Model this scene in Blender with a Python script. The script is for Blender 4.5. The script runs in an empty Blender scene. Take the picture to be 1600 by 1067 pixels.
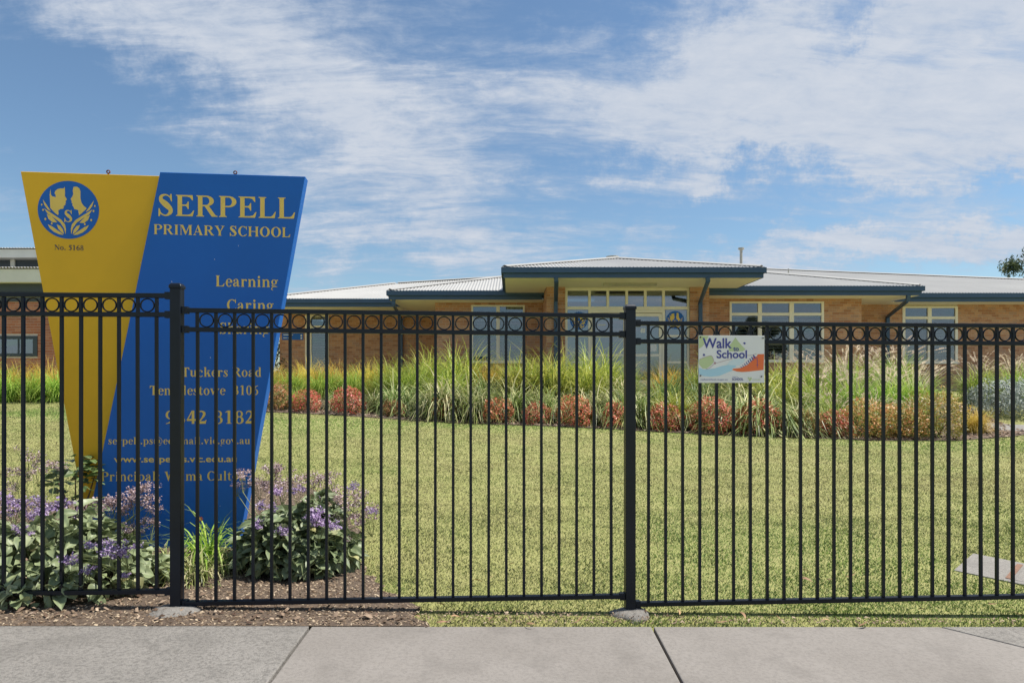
import bpy, bmesh, math, random
import numpy as np
from mathutils import Vector, Matrix
from mathutils.geometry import tessellate_polygon
R = math.radians
rnd = random.Random(7)
rng = np.random.default_rng(7)
sc = bpy.context.scene
COL = sc.collection

# ------------------------------------------------------------------ camera
CAMH, F, HY = 1.276, 1067.0, 595.0
cam = bpy.data.objects.new('camera', bpy.data.cameras.new('camera'))
COL.objects.link(cam)
cam.location = (0, 0, CAMH)
cam.rotation_euler = (R(90), 0, 0)
cam.data.sensor_width = 36
cam.data.lens = F / 1600 * 36
cam.data.shift_y = (HY - 533.5) / 1600
cam.data.clip_end = 2000
sc.camera = cam
sc.view_settings.view_transform = 'Standard'
sc.view_settings.look = 'None'
sc.view_settings.exposure = 0.64
sc.view_settings.gamma = 1
sc.view_settings.use_curve_mapping = False
sc.cycles.max_bounces = 8
sc.cycles.transparent_max_bounces = 24

# ------------------------------------------------------------------ sun
EL, AZ = R(60), R(5)          # azimuth from +X towards +Y
sv = Vector((math.cos(EL) * math.cos(AZ), math.cos(EL) * math.sin(AZ), math.sin(EL)))
sun = bpy.data.objects.new('sun', bpy.data.lights.new('sun', 'SUN'))
COL.objects.link(sun)
sun.rotation_euler = sv.to_track_quat('Z', 'Y').to_euler()
sun.location = (20, 0, 40)
sun.data.energy = 4.6
sun.data.angle = R(0.55)
sun.data.color = (1.0, 0.95, 0.87)

# ------------------------------------------------------------------ world
w = bpy.data.worlds.new("World"); sc.world = w; w.use_nodes = True
nt = w.node_tree; N = nt.nodes; L = nt.links
N.clear()
def wn(t, **k):
    n = N.new(t)
    for a, b in k.items(): setattr(n, a, b)
    return n
def wm(op, a, b=None, c=None, clamp=False):
    n = N.new('ShaderNodeMath'); n.operation = op; n.use_clamp = clamp
    for i, v in enumerate((a, b, c)):
        if v is None: continue
        if isinstance(v, (int, float)): n.inputs[i].default_value = v
        else: L.new(v, n.inputs[i])
    return n.outputs[0]
sky = wn('ShaderNodeTexSky', sky_type='NISHITA', sun_disc=False)
sky.sun_elevation = EL; sky.sun_rotation = R(90) - AZ
sky.altitude = 100; sky.air_density = 1.1; sky.dust_density = 0.6; sky.ozone_density = 2.2
tc = wn('ShaderNodeTexCoord')
sep = wn('ShaderNodeSeparateXYZ'); L.new(tc.outputs['Generated'], sep.inputs[0])
az = wm('ARCTAN2', sep.outputs[0], sep.outputs[1])
el = wm('ARCSINE', sep.outputs[2])
ae = wn('ShaderNodeCombineXYZ'); L.new(az, ae.inputs[0]); L.new(el, ae.inputs[1])
# cloud layer: direction projected on a high flat sheet
zz = wm('MAXIMUM', sep.outputs[2], 0.03)
zz = wm('ADD', zz, 0.22)
pl = wn('ShaderNodeCombineXYZ')
L.new(wm('DIVIDE', sep.outputs[0], zz), pl.inputs[0]); L.new(wm('DIVIDE', sep.outputs[1], zz), pl.inputs[1])
def wnoise(vec, scale, detail, rough, dist=0.0, rot=0.0, sx=1.0, sy=1.0, loc=(0, 0, 0)):
    mp = wn('ShaderNodeMapping'); L.new(vec, mp.inputs[0])
    mp.inputs['Location'].default_value = loc
    mp.inputs['Rotation'].default_value = (0, 0, rot); mp.inputs['Scale'].default_value = (sx, sy, 1)
    n = wn('ShaderNodeTexNoise'); L.new(mp.outputs[0], n.inputs['Vector'])
    n.inputs['Scale'].default_value = scale; n.inputs['Detail'].default_value = detail
    n.inputs['Roughness'].default_value = rough; n.inputs['Distortion'].default_value = dist
    return n.outputs['Fac']
big = wnoise(pl.outputs[0], 1.6, 5, 0.6, 0.5, R(25), 0.7, 1.0)
streak = wnoise(pl.outputs[0], 4.5, 7, 0.66, 0.8, R(-58), 0.45, 1.3, (3, 1, 0))
streak2 = wnoise(pl.outputs[0], 3.4, 6, 0.6, 0.5, R(70), 0.22, 1.3, (1, 6, 0))
ripple = wnoise(pl.outputs[0], 22, 4, 0.65, 0.7, R(-40), 0.5, 1.1, (7, 2, 0))
warp = wn('ShaderNodeTexNoise'); L.new(ae.outputs[0], warp.inputs['Vector'])
warp.inputs['Scale'].default_value = 3.5; warp.inputs['Detail'].default_value = 7; warp.inputs['Roughness'].default_value = 0.7
wv = wn('ShaderNodeVectorMath', operation='SUBTRACT'); L.new(warp.outputs['Color'], wv.inputs[0]); wv.inputs[1].default_value = (.5, .5, .5)
ws = wn('ShaderNodeVectorMath', operation='SCALE'); L.new(wv.outputs[0], ws.inputs[0]); ws.inputs['Scale'].default_value = 0.34
wa = wn('ShaderNodeVectorMath', operation='ADD'); L.new(ae.outputs[0], wa.inputs[0]); L.new(ws.outputs[0], wa.inputs[1])
def aedir(px, py):
    d = Vector(((px - 800) / F, 1, (HY - py) / F)).normalized()
    return math.atan2(d.x, d.y), math.asin(d.z)
# cloud banks: direction of centre, half sizes, tilt, weight
BANKS = [(470, 190, 640, 140, -32, .50), (640, 60, 560, 90, -6, .42), (300, 90, 330, 80, -10, .38), (680, 330, 300, 105, -28, .40),
         (1400, 170, 330, 115, 6, 1.0), (1560, 90, 220, 150, 35, .9), (1130, 190, 330, 95, 12, .62), (1150, 60, 170, 90, 30, .45),
         (1400, 393, 300, 26, -1, .55), (1560, 385, 220, 30, 0, .5), (1060, 335, 210, 22, 33, .40), (1480, 300, 170, 14, 22, .22),
         (520, 405, 130, 50, 30, .28), (120, 300, 220, 60, 0, .22), (900, 365, 130, 34, 20, .25), (1305, 60, 130, 30, 48, -.5),
         (80, 180, 150, 120, 0, -.20), (1180, 322, 520, 55, -3, -.72), (1250, 130, 120, 45, 50, -.25), (760, 60, 260, 40, 20, -.25), (40, 60, 120, 200, 0, -.3), (600, 430, 330, 50, 5, -.35), (180, 210, 200, 70, 10, -.25), (930, 390, 110, 60, 0, -.3)]
tot = None
for (px, py, hx, hy, tilt, wt) in BANKS:
    a, e = aedir(px, py)
    sub = wn('ShaderNodeVectorMath', operation='SUBTRACT'); L.new(wa.outputs[0], sub.inputs[0]); sub.inputs[1].default_value = (a, e, 0)
    ro = wn('ShaderNodeVectorRotate', rotation_type='Z_AXIS'); L.new(sub.outputs[0], ro.inputs['Vector']); ro.inputs['Angle'].default_value = R(-tilt)
    dv = wn('ShaderNodeVectorMath', operation='DIVIDE'); L.new(ro.outputs[0], dv.inputs[0]); dv.inputs[1].default_value = (hx / F, hy / F, 1)
    ln = wn('ShaderNodeVectorMath', operation='DOT_PRODUCT'); L.new(dv.outputs[0], ln.inputs[0]); L.new(dv.outputs[0], ln.inputs[1])
    g = wm('MULTIPLY', wm('EXPONENT', wm('MULTIPLY', ln.outputs['Value'], -0.9)), wt)
    tot = g if tot is None else wm('ADD', tot, g)
# the rest of the sky carries the same broken veil
rest = wn('ShaderNodeMapRange', interpolation_type='SMOOTHSTEP'); L.new(wm('ABSOLUTE', az), rest.inputs[0])
rest.inputs[1].default_value = .72; rest.inputs[2].default_value = 1.1; rest.inputs[3].default_value = 0; rest.inputs[4].default_value = .45
high = wn('ShaderNodeMapRange', interpolation_type='SMOOTHSTEP'); L.new(el, high.inputs[0])
high.inputs[1].default_value = .52; high.inputs[2].default_value = .9; high.inputs[3].default_value = 0; high.inputs[4].default_value = .45
tot = wm('ADD', tot, wm('MAXIMUM', rest.outputs[0], high.outputs[0]))
mot = wnoise(ae.outputs[0], 26, 5, 0.7, 0.3, R(-35), 0.6, 1.0, (2, 5, 0))
tex = wm('ADD', wm('ADD', wm('MULTIPLY', big, 1.0), wm('MULTIPLY', streak, 1.3)), wm('ADD', wm('ADD', wm('MULTIPLY', ripple, .55), wm('MULTIPLY', mot, .2)), wm('MULTIPLY', streak2, 1.2)))
tex = wm('SUBTRACT', tex, 2.13)
tot = wm('MINIMUM', wm('MULTIPLY', tot, 1.02), 1.05)
dens = wm('ADD', tot, wm('MULTIPLY', tex, 1.5))
shade = wn('ShaderNodeMapRange'); L.new(wm('ADD', wm('MULTIPLY', streak, .5), wm('ADD', wm('MULTIPLY', ripple, .25), wm('MULTIPLY', mot, .35))), shade.inputs[0])
shade.inputs[1].default_value = .40; shade.inputs[2].default_value = .70; shade.inputs[3].default_value = .35; shade.inputs[4].default_value = 1.0
cr = wn('ShaderNodeMapRange', interpolation_type='SMOOTHSTEP'); L.new(dens, cr.inputs[0])
cr.inputs[1].default_value = -0.15; cr.inputs[2].default_value = 1.15; cr.inputs[3].default_value = 0.03; cr.inputs[4].default_value = .97
ccol = wn('ShaderNodeMix', data_type='RGBA'); L.new(wm('MULTIPLY', cr.outputs[0], shade.outputs[0]), ccol.inputs['Factor'])
ccol.inputs['A'].default_value = (2.75, 3.35, 4.3, 1); ccol.inputs['B'].default_value = (4.3, 4.55, 5.0, 1)
mx = wn('ShaderNodeMix', data_type='RGBA'); L.new(cr.outputs[0], mx.inputs['Factor'])
tint = wn('ShaderNodeMix', data_type='RGBA', blend_type='MULTIPLY'); tint.inputs['Factor'].default_value = 1
L.new(sky.outputs[0], tint.inputs['A']); tint.inputs['B'].default_value = (.66, .76, .80, 1)
L.new(tint.outputs['Result'], mx.inputs['A']); L.new(ccol.outputs['Result'], mx.inputs['B'])
bg = wn('ShaderNodeBackground'); bg.inputs['Strength'].default_value = 0.10
L.new(mx.outputs['Result'], bg.inputs[0])
wo = wn('ShaderNodeOutputWorld'); L.new(bg.outputs[0], wo.inputs[0])
w.cycles.sampling_method = 'MANUAL'; w.cycles.sample_map_resolution = 512

# ------------------------------------------------------------------ materials
class NT:
    def __init__(s, name):
        s.m = bpy.data.materials.new(name); s.m.use_nodes = True
        s.t = s.m.node_tree; s.b = s.t.nodes['Principled BSDF']; s.out = s.t.nodes['Material Output']
    def n(s, t, **k):
        n = s.t.nodes.new(t)
        for a, b in k.items(): setattr(n, a, b)
        return n
    def l(s, a, b): s.t.links.new(a, b)
    def math(s, op, a, b=None, clamp=False):
        n = s.n('ShaderNodeMath', operation=op, use_clamp=clamp)
        for i, v in enumerate((a, b)):
            if v is None: continue
            if isinstance(v, (int, float)): n.inputs[i].default_value = v
            else: s.l(v, n.inputs[i])
        return n.outputs[0]
    def pos(s):
        return s.n('ShaderNodeNewGeometry').outputs['Position']
    def objc(s):
        return s.n('ShaderNodeTexCoord').outputs['Object']
    def noise(s, vec, scale, detail=4, rough=.55, dist=0, mscale=None):
        if mscale:
            mp = s.n('ShaderNodeMapping'); s.l(vec, mp.inputs[0]); mp.inputs['Scale'].default_value = mscale; vec = mp.outputs[0]
        n = s.n('ShaderNodeTexNoise'); s.l(vec, n.inputs['Vector'])
        n.inputs['Scale'].default_value = scale; n.inputs['Detail'].default_value = detail
        n.inputs['Roughness'].default_value = rough; n.inputs['Distortion'].default_value = dist
        return n.outputs['Fac']
    def ramp(s, fac, stops):
        r = s.n('ShaderNodeValToRGB'); s.l(fac, r.inputs[0])
        e = r.color_ramp.elements
        while len(e) < len(stops): e.new(0.5)
        for i, (p, c) in enumerate(stops):
            e[i].position = p; e[i].color = (c[0], c[1], c[2], 1)
        return r.outputs[0]
    def mix(s, fac, a, b, mode='MIX'):
        m = s.n('ShaderNodeMix', data_type='RGBA', blend_type=mode)
        for key, v in (('Factor', fac), ('A', a), ('B', b)):
            if isinstance(v, (int, float)): m.inputs[key].default_value = v
            elif isinstance(v, tuple): m.inputs[key].default_value = (v[0], v[1], v[2], 1)
            else: s.l(v, m.inputs[key])
        return m.outputs['Result']
    def bump(s, h, strength=.3, dist=.01):
        b = s.n('ShaderNodeBump'); s.l(h, b.inputs['Height']); b.inputs['Strength'].default_value = strength; b.inputs['Distance'].default_value = dist
        s.l(b.outputs[0], s.b.inputs['Normal'])
    def col(s, c):
        if isinstance(c, tuple): s.b.inputs['Base Color'].default_value = (c[0], c[1], c[2], 1)
        else: s.l(c, s.b.inputs['Base Color'])
    def rough(s, v): s.b.inputs['Roughness'].default_value = v
def vary(c, k): return tuple(min(1, x * k) for x in c)
def paint(name, c, rough=.5, var=.12, scale=3, bump=.05, bscale=60, metal=0, spec=.5):
    n = NT(name); p = n.pos()
    f = n.noise(p, scale, 6, .65)
    n.col(n.ramp(f, [(.3, vary(c, 1 - var)), (.7, vary(c, 1 + var))]))
    n.rough(rough); n.b.inputs['Metallic'].default_value = metal; n.b.inputs['Specular IOR Level'].default_value = spec
    if bump: n.bump(n.noise(p, bscale, 3), bump, .002)
    return n.m
def island(name, stops, rough=.6, transl=.0, grad=None, spec=.3, worldmix=None):
    """leaves and blades: each island its own shade"""
    n = NT(name)
    g = n.n('ShaderNodeNewGeometry')
    oi = n.n('ShaderNodeObjectInfo')
    f = g.outputs['Random Per Island']
    c = n.ramp(f, stops)
    if grad:   # paler / redder growth towards the tips, stored per vertex
        a = n.n('ShaderNodeAttribute', attribute_name='tip')
        c = n.mix(n.math('MULTIPLY', a.outputs['Fac'], grad[1]), c, grad[0])
    hv = n.n('ShaderNodeHueSaturation')
    n.l(c, hv.inputs['Color'])
    n.l(n.math('ADD', n.math('MULTIPLY', oi.outputs['Random'], .03), .485), hv.inputs['Hue'])
    n.l(n.math('ADD', n.math('MULTIPLY', oi.outputs['Random'], .35), .83), hv.inputs['Value'])
    c = hv.outputs[0]
    n.col(c); n.rough(rough); n.b.inputs['Specular IOR Level'].default_value = spec
    if transl:
        gn = n.n('ShaderNodeNewGeometry'); nm = n.n('ShaderNodeMix', data_type='VECTOR'); nm.inputs['Factor'].default_value = .25
        n.l(gn.outputs['Normal'], nm.inputs['A']); nm.inputs['B'].default_value = (0, 0, 1); nn = n.n('ShaderNodeVectorMath', operation='NORMALIZE'); n.l(nm.outputs['Result'], nn.inputs[0]); n.l(nn.outputs[0], n.b.inputs['Normal'])
    if transl:
        tr = n.n('ShaderNodeBsdfTranslucent'); n.l(c, tr.inputs[0])
        ms = n.n('ShaderNodeMixShader'); ms.inputs[0].default_value = transl
        n.l(n.b.outputs[0], ms.inputs[1]); n.l(tr.outputs[0], ms.inputs[2]); n.l(ms.outputs[0], n.out.inputs[0])
    return n.m
M = {}
M['fence'] = paint('satin black powder coat', (.005, .009, .018), .40, .25, 8, .04, 0, .35)
M['yellow'] = paint('aged yellow sign paint', (.80, .45, .008), .5, .06, 1.2, .03, 0, .12)
M['blue'] = paint('aged blue sign paint', (.0, .115, .48), .5, .06, 1.2, .03, 0, .08)
M['gold'] = paint('gold vinyl lettering', (.80, .56, .12), .5, .06, 6, 0)
M['navy'] = paint('dark navy vinyl', (.02, .03, .08), .5, .06, 6, 0)
M['edge'] = paint('worn red brown edging', (.2, .11, .07), .9, .3, 40, .2)
M['rust'] = paint('rusty steel', (.12, .03, .015), .8, .3, 90, .3)
M['fascia'] = paint('slate blue steel', (.036, .08, .155), .45, .08, 2, .02)
M['dark'] = paint('charcoal cladding', (.035, .05, .065), .5, .1, 2, .03)
M['soffit'] = paint('cream soffit board', (.92, .85, .76), .7, .03, 1.5, .02)
M['frame'] = paint('cream window frame', (.90, .82, .68), .45, .05, 3, .02)
M['white'] = paint('off white steel', (.66, .65, .6), .5, .06, 2, .02)
M['blind'] = paint('pale blind slats', (.55, .56, .58), .6, .06, 4, 0)
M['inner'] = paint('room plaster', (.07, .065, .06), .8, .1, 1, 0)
M['black'] = paint('black plastic', (.015, .015, .016), .5, .1, 20, 0)
M['paper'] = paint('white paper', (.78, .78, .78), .7, .03, 9, 0)
M['mortar'] = paint('mortar', (.56, .47, .37), .9, .12, 12, .2)
M['mortar_grey'] = paint('mortar grey', (.55, .46, .4), .9, .12, 12, .2)
M['galv'] = paint('weathered steel', (.4, .38, .33), .5, .15, 9, .05)
def roofmat():
    n = NT('pale grey corrugated roofing'); p = n.pos()
    f = n.noise(p, .8, 5, .6); d = n.noise(p, 14, 6, .7)
    c = n.ramp(f, [(.3, (.33, .325, .31)), (.7, (.385, .38, .36))])
    c = n.mix(n.ramp(d, [(.5, (0, 0, 0)), (.75, (.5, .5, .5))]), c, (.34, .32, .28))
    n.col(c); n.rough(.5); return n.m
M['roof'] = roofmat()
def brickmat(name, stops):
    n = NT(name); g = n.n('ShaderNodeNewGeometry'); oi = n.n('ShaderNodeObjectInfo')
    f = n.math('FRACT', n.math('ADD', g.outputs['Random Per Island'], oi.outputs['Random']))
    c = n.ramp(f, stops)
    d = n.noise(g.outputs['Position'], 30, 5, .7)
    c = n.mix(n.ramp(d, [(.4, (0, 0, 0)), (.8, (.6, .6, .6))]), c, vary(stops[0][1], .65))
    n.col(c); n.rough(.88); n.bump(n.noise(g.outputs['Position'], 120, 4), .35, .004); return n.m
M['brick'] = brickmat('tan orange brick', [(0, (.42, .19, .10)), (.35, (.56, .28, .155)), (.7, (.64, .36, .21)), (1, (.46, .27, .19))])
M['brick_red'] = brickmat('red brick', [(0, (.36, .12, .06)), (.35, (.44, .17, .09)), (.7, (.5, .22, .13)), (1, (.33, .13, .08))])
def glassmat(name, tint, refl):
    n = NT(name)
    tr = n.n('ShaderNodeBsdfTransparent'); tr.inputs[0].default_value = (*tint, 1)
    gl = n.n('ShaderNodeBsdfGlossy'); gl.inputs['Roughness'].default_value = .02; gl.inputs[0].default_value = (.9, .95, 1, 1)
    fr = n.n('ShaderNodeFresnel'); fr.inputs[0].default_value = 1.5
    b = n.n('ShaderNodeBump'); b.inputs['Strength'].default_value = .03; n.l(n.noise(n.pos(), 1.2, 2), b.inputs['Height']); n.l(b.outputs[0], gl.inputs['Normal'])
    ms = n.n('ShaderNodeMixShader'); n.l(n.math('ADD', fr.outputs[0], refl, True), ms.inputs[0])
    n.l(tr.outputs[0], ms.inputs[1]); n.l(gl.outputs[0], ms.inputs[2]); n.l(ms.outputs[0], n.out.inputs[0])
    return n.m
M['glass'] = glassmat('window glass', (.72, .76, .78), .10)
M['glass_dark'] = glassmat('tinted glass', (.35, .4, .42), .20)
def concrete(name, c1, c2, agg=0., bump=.25):
    n = NT(name); p = n.pos()
    f = n.noise(p, 1.3, 7, .62); g = n.noise(p, 55, 4, .7); s = n.noise(p, 220, 3, .6)
    c = n.ramp(f, [(.3, c1), (.7, c2)])
    c = n.mix(n.math('MULTIPLY', n.ramp(g, [(.38, (1, 1, 1)), (.55, (0, 0, 0))]), .25 + agg), c, vary(c1, .55), 'MIX')
    c = n.mix(n.ramp(s, [(.55, (0, 0, 0)), (.75, (.35, .35, .35))]), c, vary(c2, 1.35))
    st = n.noise(p, 4.5, 3, .5)
    c = n.mix(n.ramp(st, [(.52, (0, 0, 0)), (.72, (.34, .34, .34))]), c, vary(c1, .62))
    n.col(c); n.rough(.88)
    n.bump(n.math('ADD', g, n.math('MULTIPLY', s, .4)), bump, .006); return n.m
M['slab'] = concrete('broomed concrete', (.182, .165, .148), (.236, .217, .198), .08, .3)
M['slab_rough'] = concrete('weathered pitted concrete', (.18, .168, .152), (.25, .235, .215), .4, 1.0)
M['pit'] = concrete('pale service pit concrete', (.215, .2, .18), (.28, .265, .24), .3, .8)
M['joint'] = paint('joint grit', (.07, .06, .05), .95, .3, 60, .3)
def groundmat():
    n = NT('soil under lawn'); p = n.pos()
    c = n.ramp(n.noise(p, 2.1, 6, .65), [(.3, (.23, .245, .075)), (.55, (.28, .27, .10)), (.8, (.32, .29, .125))])
    c = n.mix(n.ramp(n.noise(p, 60, 4, .7), [(.4, (.5, .5, .5)), (.6, (0, 0, 0))]), c, (.31, .31, .10))
    n.col(c); n.rough(.95); n.bump(n.noise(p, 90, 4), .5, .02); return n.m
M['ground'] = groundmat()
def mulchmat():
    n = NT('mulch soil'); p = n.pos()
    c = n.ramp(n.noise(p, 25, 7, .75), [(.3, (.05, .035, .025)), (.55, (.14, .1, .07)), (.8, (.26, .2, .14))])
    n.col(c); n.rough(.95); n.bump(n.noise(p, 70, 5, .7), .9, .02); return n.m
M['mulch'] = mulchmat()
M['chips'] = island('bark chips', [(0, (.06, .035, .02)), (.4, (.16, .11, .075)), (.75, (.27, .2, .14)), (1, (.44, .35, .25))], .9)
def lawnmat():
    n = NT('lawn blades'); g = n.n('ShaderNodeNewGeometry'); p = g.outputs['Position']
    sp = n.n('ShaderNodeSeparateXYZ'); n.l(p, sp.inputs[0])
    f = g.outputs['Random Per Island']
    green = n.ramp(f, [(0, (.135, .235, .04)), (.5, (.16, .265, .05)), (.9, (.20, .285, .07)), (1, (.27, .30, .10))])
    dry = n.ramp(f, [(0, (.235, .255, .075)), (.3, (.28, .275, .10)), (.8, (.325, .295, .13)), (1, (.40, .35, .19))])
    def spot(x, y, rx, ry):
        a = n.math('POWER', n.math('DIVIDE', n.math('SUBTRACT', sp.outputs[0], x), rx), 2)
        b = n.math('POWER', n.math('DIVIDE', n.math('SUBTRACT', sp.outputs[1], y), ry), 2)
        return n.math('EXPONENT', n.math('MULTIPLY', n.math('ADD', a, b), -1.0))
    k = n.noise(p, .55, 5, .6); k2 = n.noise(p, 2.6, 5, .65)
    k = n.math('ADD', n.math('MULTIPLY', k, .7), n.math('MULTIPLY', k2, .3))
    wet = spot(1.9, 4.9, 1.3, 1.2)                   # greener, watered patches of the lawn
    for s in ((2.5, 5.3, .8, .9), (-3.6, 12.0, 1.9, 1.3), (8.2, 12.2, 3.2, .8), (3.2, 4.1, 1.6, .3), (0, 13.4, 6, .6), (-8.5, 13.6, 3, 1.5)):
        wet = n.math('ADD', wet, spot(*s))
    fac = n.math('SUBTRACT', n.math('ADD', n.math('MULTIPLY', n.math('SUBTRACT', k, .5), 3.4), .70), n.math('MULTIPLY', wet, .85), True)
    c = n.mix(fac, green, dry)
    n.col(c); n.rough(.7); n.b.inputs['Specular IOR Level'].default_value = .25
    gn = n.n('ShaderNodeNewGeometry'); nm = n.n('ShaderNodeMix', data_type='VECTOR'); nm.inputs['Factor'].default_value = .8
    n.l(gn.outputs['Normal'], nm.inputs['A']); nm.inputs['B'].default_value = (0, 0, 1); nn = n.n('ShaderNodeVectorMath', operation='NORMALIZE'); n.l(nm.outputs['Result'], nn.inputs[0]); n.l(nn.outputs[0], n.b.inputs['Normal'])
    tr = n.n('ShaderNodeBsdfTranslucent'); n.l(c, tr.inputs[0])
    ms = n.n('ShaderNodeMixShader'); ms.inputs[0].default_value = .25
    n.l(n.b.outputs[0], ms.inputs[1]); n.l(tr.outputs[0], ms.inputs[2]); n.l(ms.outputs[0], n.out.inputs[0])
    return n.m
M['lawn'] = lawnmat()
M['strap'] = island('strappy green leaves', [(0, (.07, .13, .015)), (.35, (.20, .29, .03)), (.7, (.42, .46, .06)), (1, (.66, .62, .2))], .42, .35, ((.62, .58, .14), .35), .5)
M['strap_var'] = island('cream edged leaves', [(0, (.05, .10, .02)), (.45, (.17, .25, .05)), (.75, (.46, .47, .2)), (1, (.80, .73, .45))], .42, .3, ((.62, .58, .28), .25), .5)
M['strap_dark'] = island('dark green leaves', [(0, (.04, .09, .02)), (.6, (.11, .2, .045)), (1, (.32, .36, .13))], .4, .3, ((.4, .38, .16), .4), .5)
M['strap_gold'] = island('golden green leaves', [(0, (.30, .28, .03)), (.5, (.55, .42, .05)), (1, (.72, .56, .14))], .45, .35, ((.66, .42, .08), .7), .4)
M['strap_bright'] = island('bright green leaves', [(0, (.09, .19, .015)), (.5, (.24, .42, .04)), (1, (.48, .56, .1))], .45, .35, ((.5, .48, .16), .4), .4)
M['plume'] = island('buff seed plumes', [(0, (.5, .38, .27)), (.5, (.66, .54, .41)), (1, (.8, .7, .58))], .8, .4)
M['nan_red'] = island('red nandina leaves', [(0, (.07, .12, .02)), (.25, (.22, .24, .05)), (.45, (.50, .10, .07)), (.8, (.68, .13, .11)), (1, (.74, .45, .24))], .45, .3, ((.7, .13, .11), .55), .4)
M['nan_mix'] = island('orange nandina leaves', [(0, (.11, .15, .03)), (.35, (.26, .26, .06)), (.6, (.5, .3, .1)), (1, (.6, .22, .12))], .45, .3, ((.66, .25, .12), .45), .4)
M['nan_yel'] = island('yellow green nandina leaves', [(0, (.12, .17, .03)), (.4, (.3, .31, .05)), (.75, (.56, .46, .09)), (1, (.6, .32, .1))], .45, .3, ((.62, .45, .1), .5), .4)
M['silver'] = island('silver grey leaves', [(0, (.2, .24, .2)), (.5, (.36, .4, .36)), (1, (.56, .6, .55))], .7, .15)
M['stem'] = paint('plant stem', (.16, .19, .06), .6, .2, 20, 0)
M['twig'] = paint('woody stem', (.1, .065, .04), .8, .2, 20, 0)
def leafmat(name, stops):
    n = NT(name); g = n.n('ShaderNodeNewGeometry'); oi = n.n('ShaderNodeObjectInfo')
    c = n.ramp(oi.outputs['Random'], stops)
    c = n.mix(n.ramp(n.noise(n.objc(), 22, 5, .65), [(.4, (0, 0, 0)), (.7, (.5, .5, .5))]), c, vary(stops[0][1], .7))
    u = n.n('ShaderNodeAttribute', attribute_name='tip')
    c = n.mix(n.math('MULTIPLY', u.outputs['Fac'], .35), c, (.38, .42, .2))
    n.col(c); n.rough(.48)
    tr = n.n('ShaderNodeBsdfTranslucent'); n.l(c, tr.inputs[0])
    ms = n.n('ShaderNodeMixShader'); ms.inputs[0].default_value = .2
    n.l(n.b.outputs[0], ms.inputs[1]); n.l(tr.outputs[0], ms.inputs[2]); n.l(ms.outputs[0], n.out.inputs[0])
    return n.m
M['leaf'] = leafmat('sea lavender leaf', [(0, (.13, .18, .09)), (.5, (.25, .30, .16)), (.85, (.36, .40, .25)), (1, (.5, .44, .18))])
M['leaf_dark'] = leafmat('glossy dark leaf', [(0, (.04, .085, .025)), (.6, (.08, .15, .04)), (1, (.16, .24, .07))])
M['purple'] = island('purple flowers', [(0, (.2, .12, .27)), (.5, (.34, .24, .43)), (1, (.6, .5, .64))], .7, .2)
M['faded'] = island('faded lilac flowers', [(0, (.24, .15, .13)), (.5, (.38, .28, .28)), (1, (.62, .52, .56))], .8, .2)
M['gumleaf'] = island('dry gum leaf', [(0, (.16, .08, .04)), (.5, (.3, .17, .09)), (1, (.45, .32, .2))], .7)
M['gumcrown'] = island('eucalypt leaves', [(0, (.03, .05, .02)), (.6, (.07, .095, .04)), (1, (.15, .17, .08))], .6, .2)
M['orange'] = paint('orange', (.75, .17, .03), .5, .03, 3, 0)

# ------------------------------------------------------------------ helpers
def tag(o, label=None, cat=None, group=None, kind=None):
    if label: o['label'] = label
    if cat: o['category'] = cat
    if group: o['group'] = group
    if kind: o['kind'] = kind
    return o
def empty(name, loc, label=None, cat=None, group=None):
    o = bpy.data.objects.new(name, None); COL.objects.link(o); o.location = loc; o.empty_display_size = .2
    return tag(o, label, cat, group)
def mkmesh(name, verts, faces, mats, mi=None, smooth=False, tip=None):
    me = bpy.data.meshes.new(name)
    if isinstance(verts, np.ndarray) and isinstance(faces, np.ndarray):
        nv, nf, k = len(verts), len(faces), faces.shape[1]
        me.vertices.add(nv); me.vertices.foreach_set('co', verts.astype(np.float32).ravel())
        me.loops.add(nf * k); me.loops.foreach_set('vertex_index', faces.astype(np.int32).ravel())
        me.polygons.add(nf); me.polygons.foreach_set('loop_start', np.arange(0, nf * k, k, dtype=np.int32))
        me.polygons.foreach_set('loop_total', np.full(nf, k, dtype=np.int32))
        me.update(calc_edges=True)
    else:
        me.from_pydata([tuple(v) for v in verts], [], [tuple(f) for f in faces]); me.update()
    if not isinstance(mats, (list, tuple)): mats = [mats]
    for m in mats: me.materials.append(M[m] if isinstance(m, str) else m)
    if mi is not None: me.polygons.foreach_set('material_index', np.array(mi, dtype=np.int32))
    if smooth: me.polygons.foreach_set('use_smooth', np.ones(len(me.polygons), dtype=bool))
    if tip is not None:
        a = me.attributes.new('tip', 'FLOAT', 'POINT'); a.data.foreach_set('value', np.array(tip, dtype=np.float32))
    return me
def link(name, me, parent=None, loc=(0, 0, 0), rot=(0, 0, 0), scale=(1, 1, 1)):
    o = bpy.data.objects.new(name, me); COL.objects.link(o)
    o.location = loc; o.rotation_euler = rot; o.scale = scale
    if parent is not None: o.parent = parent
    return o
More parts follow.
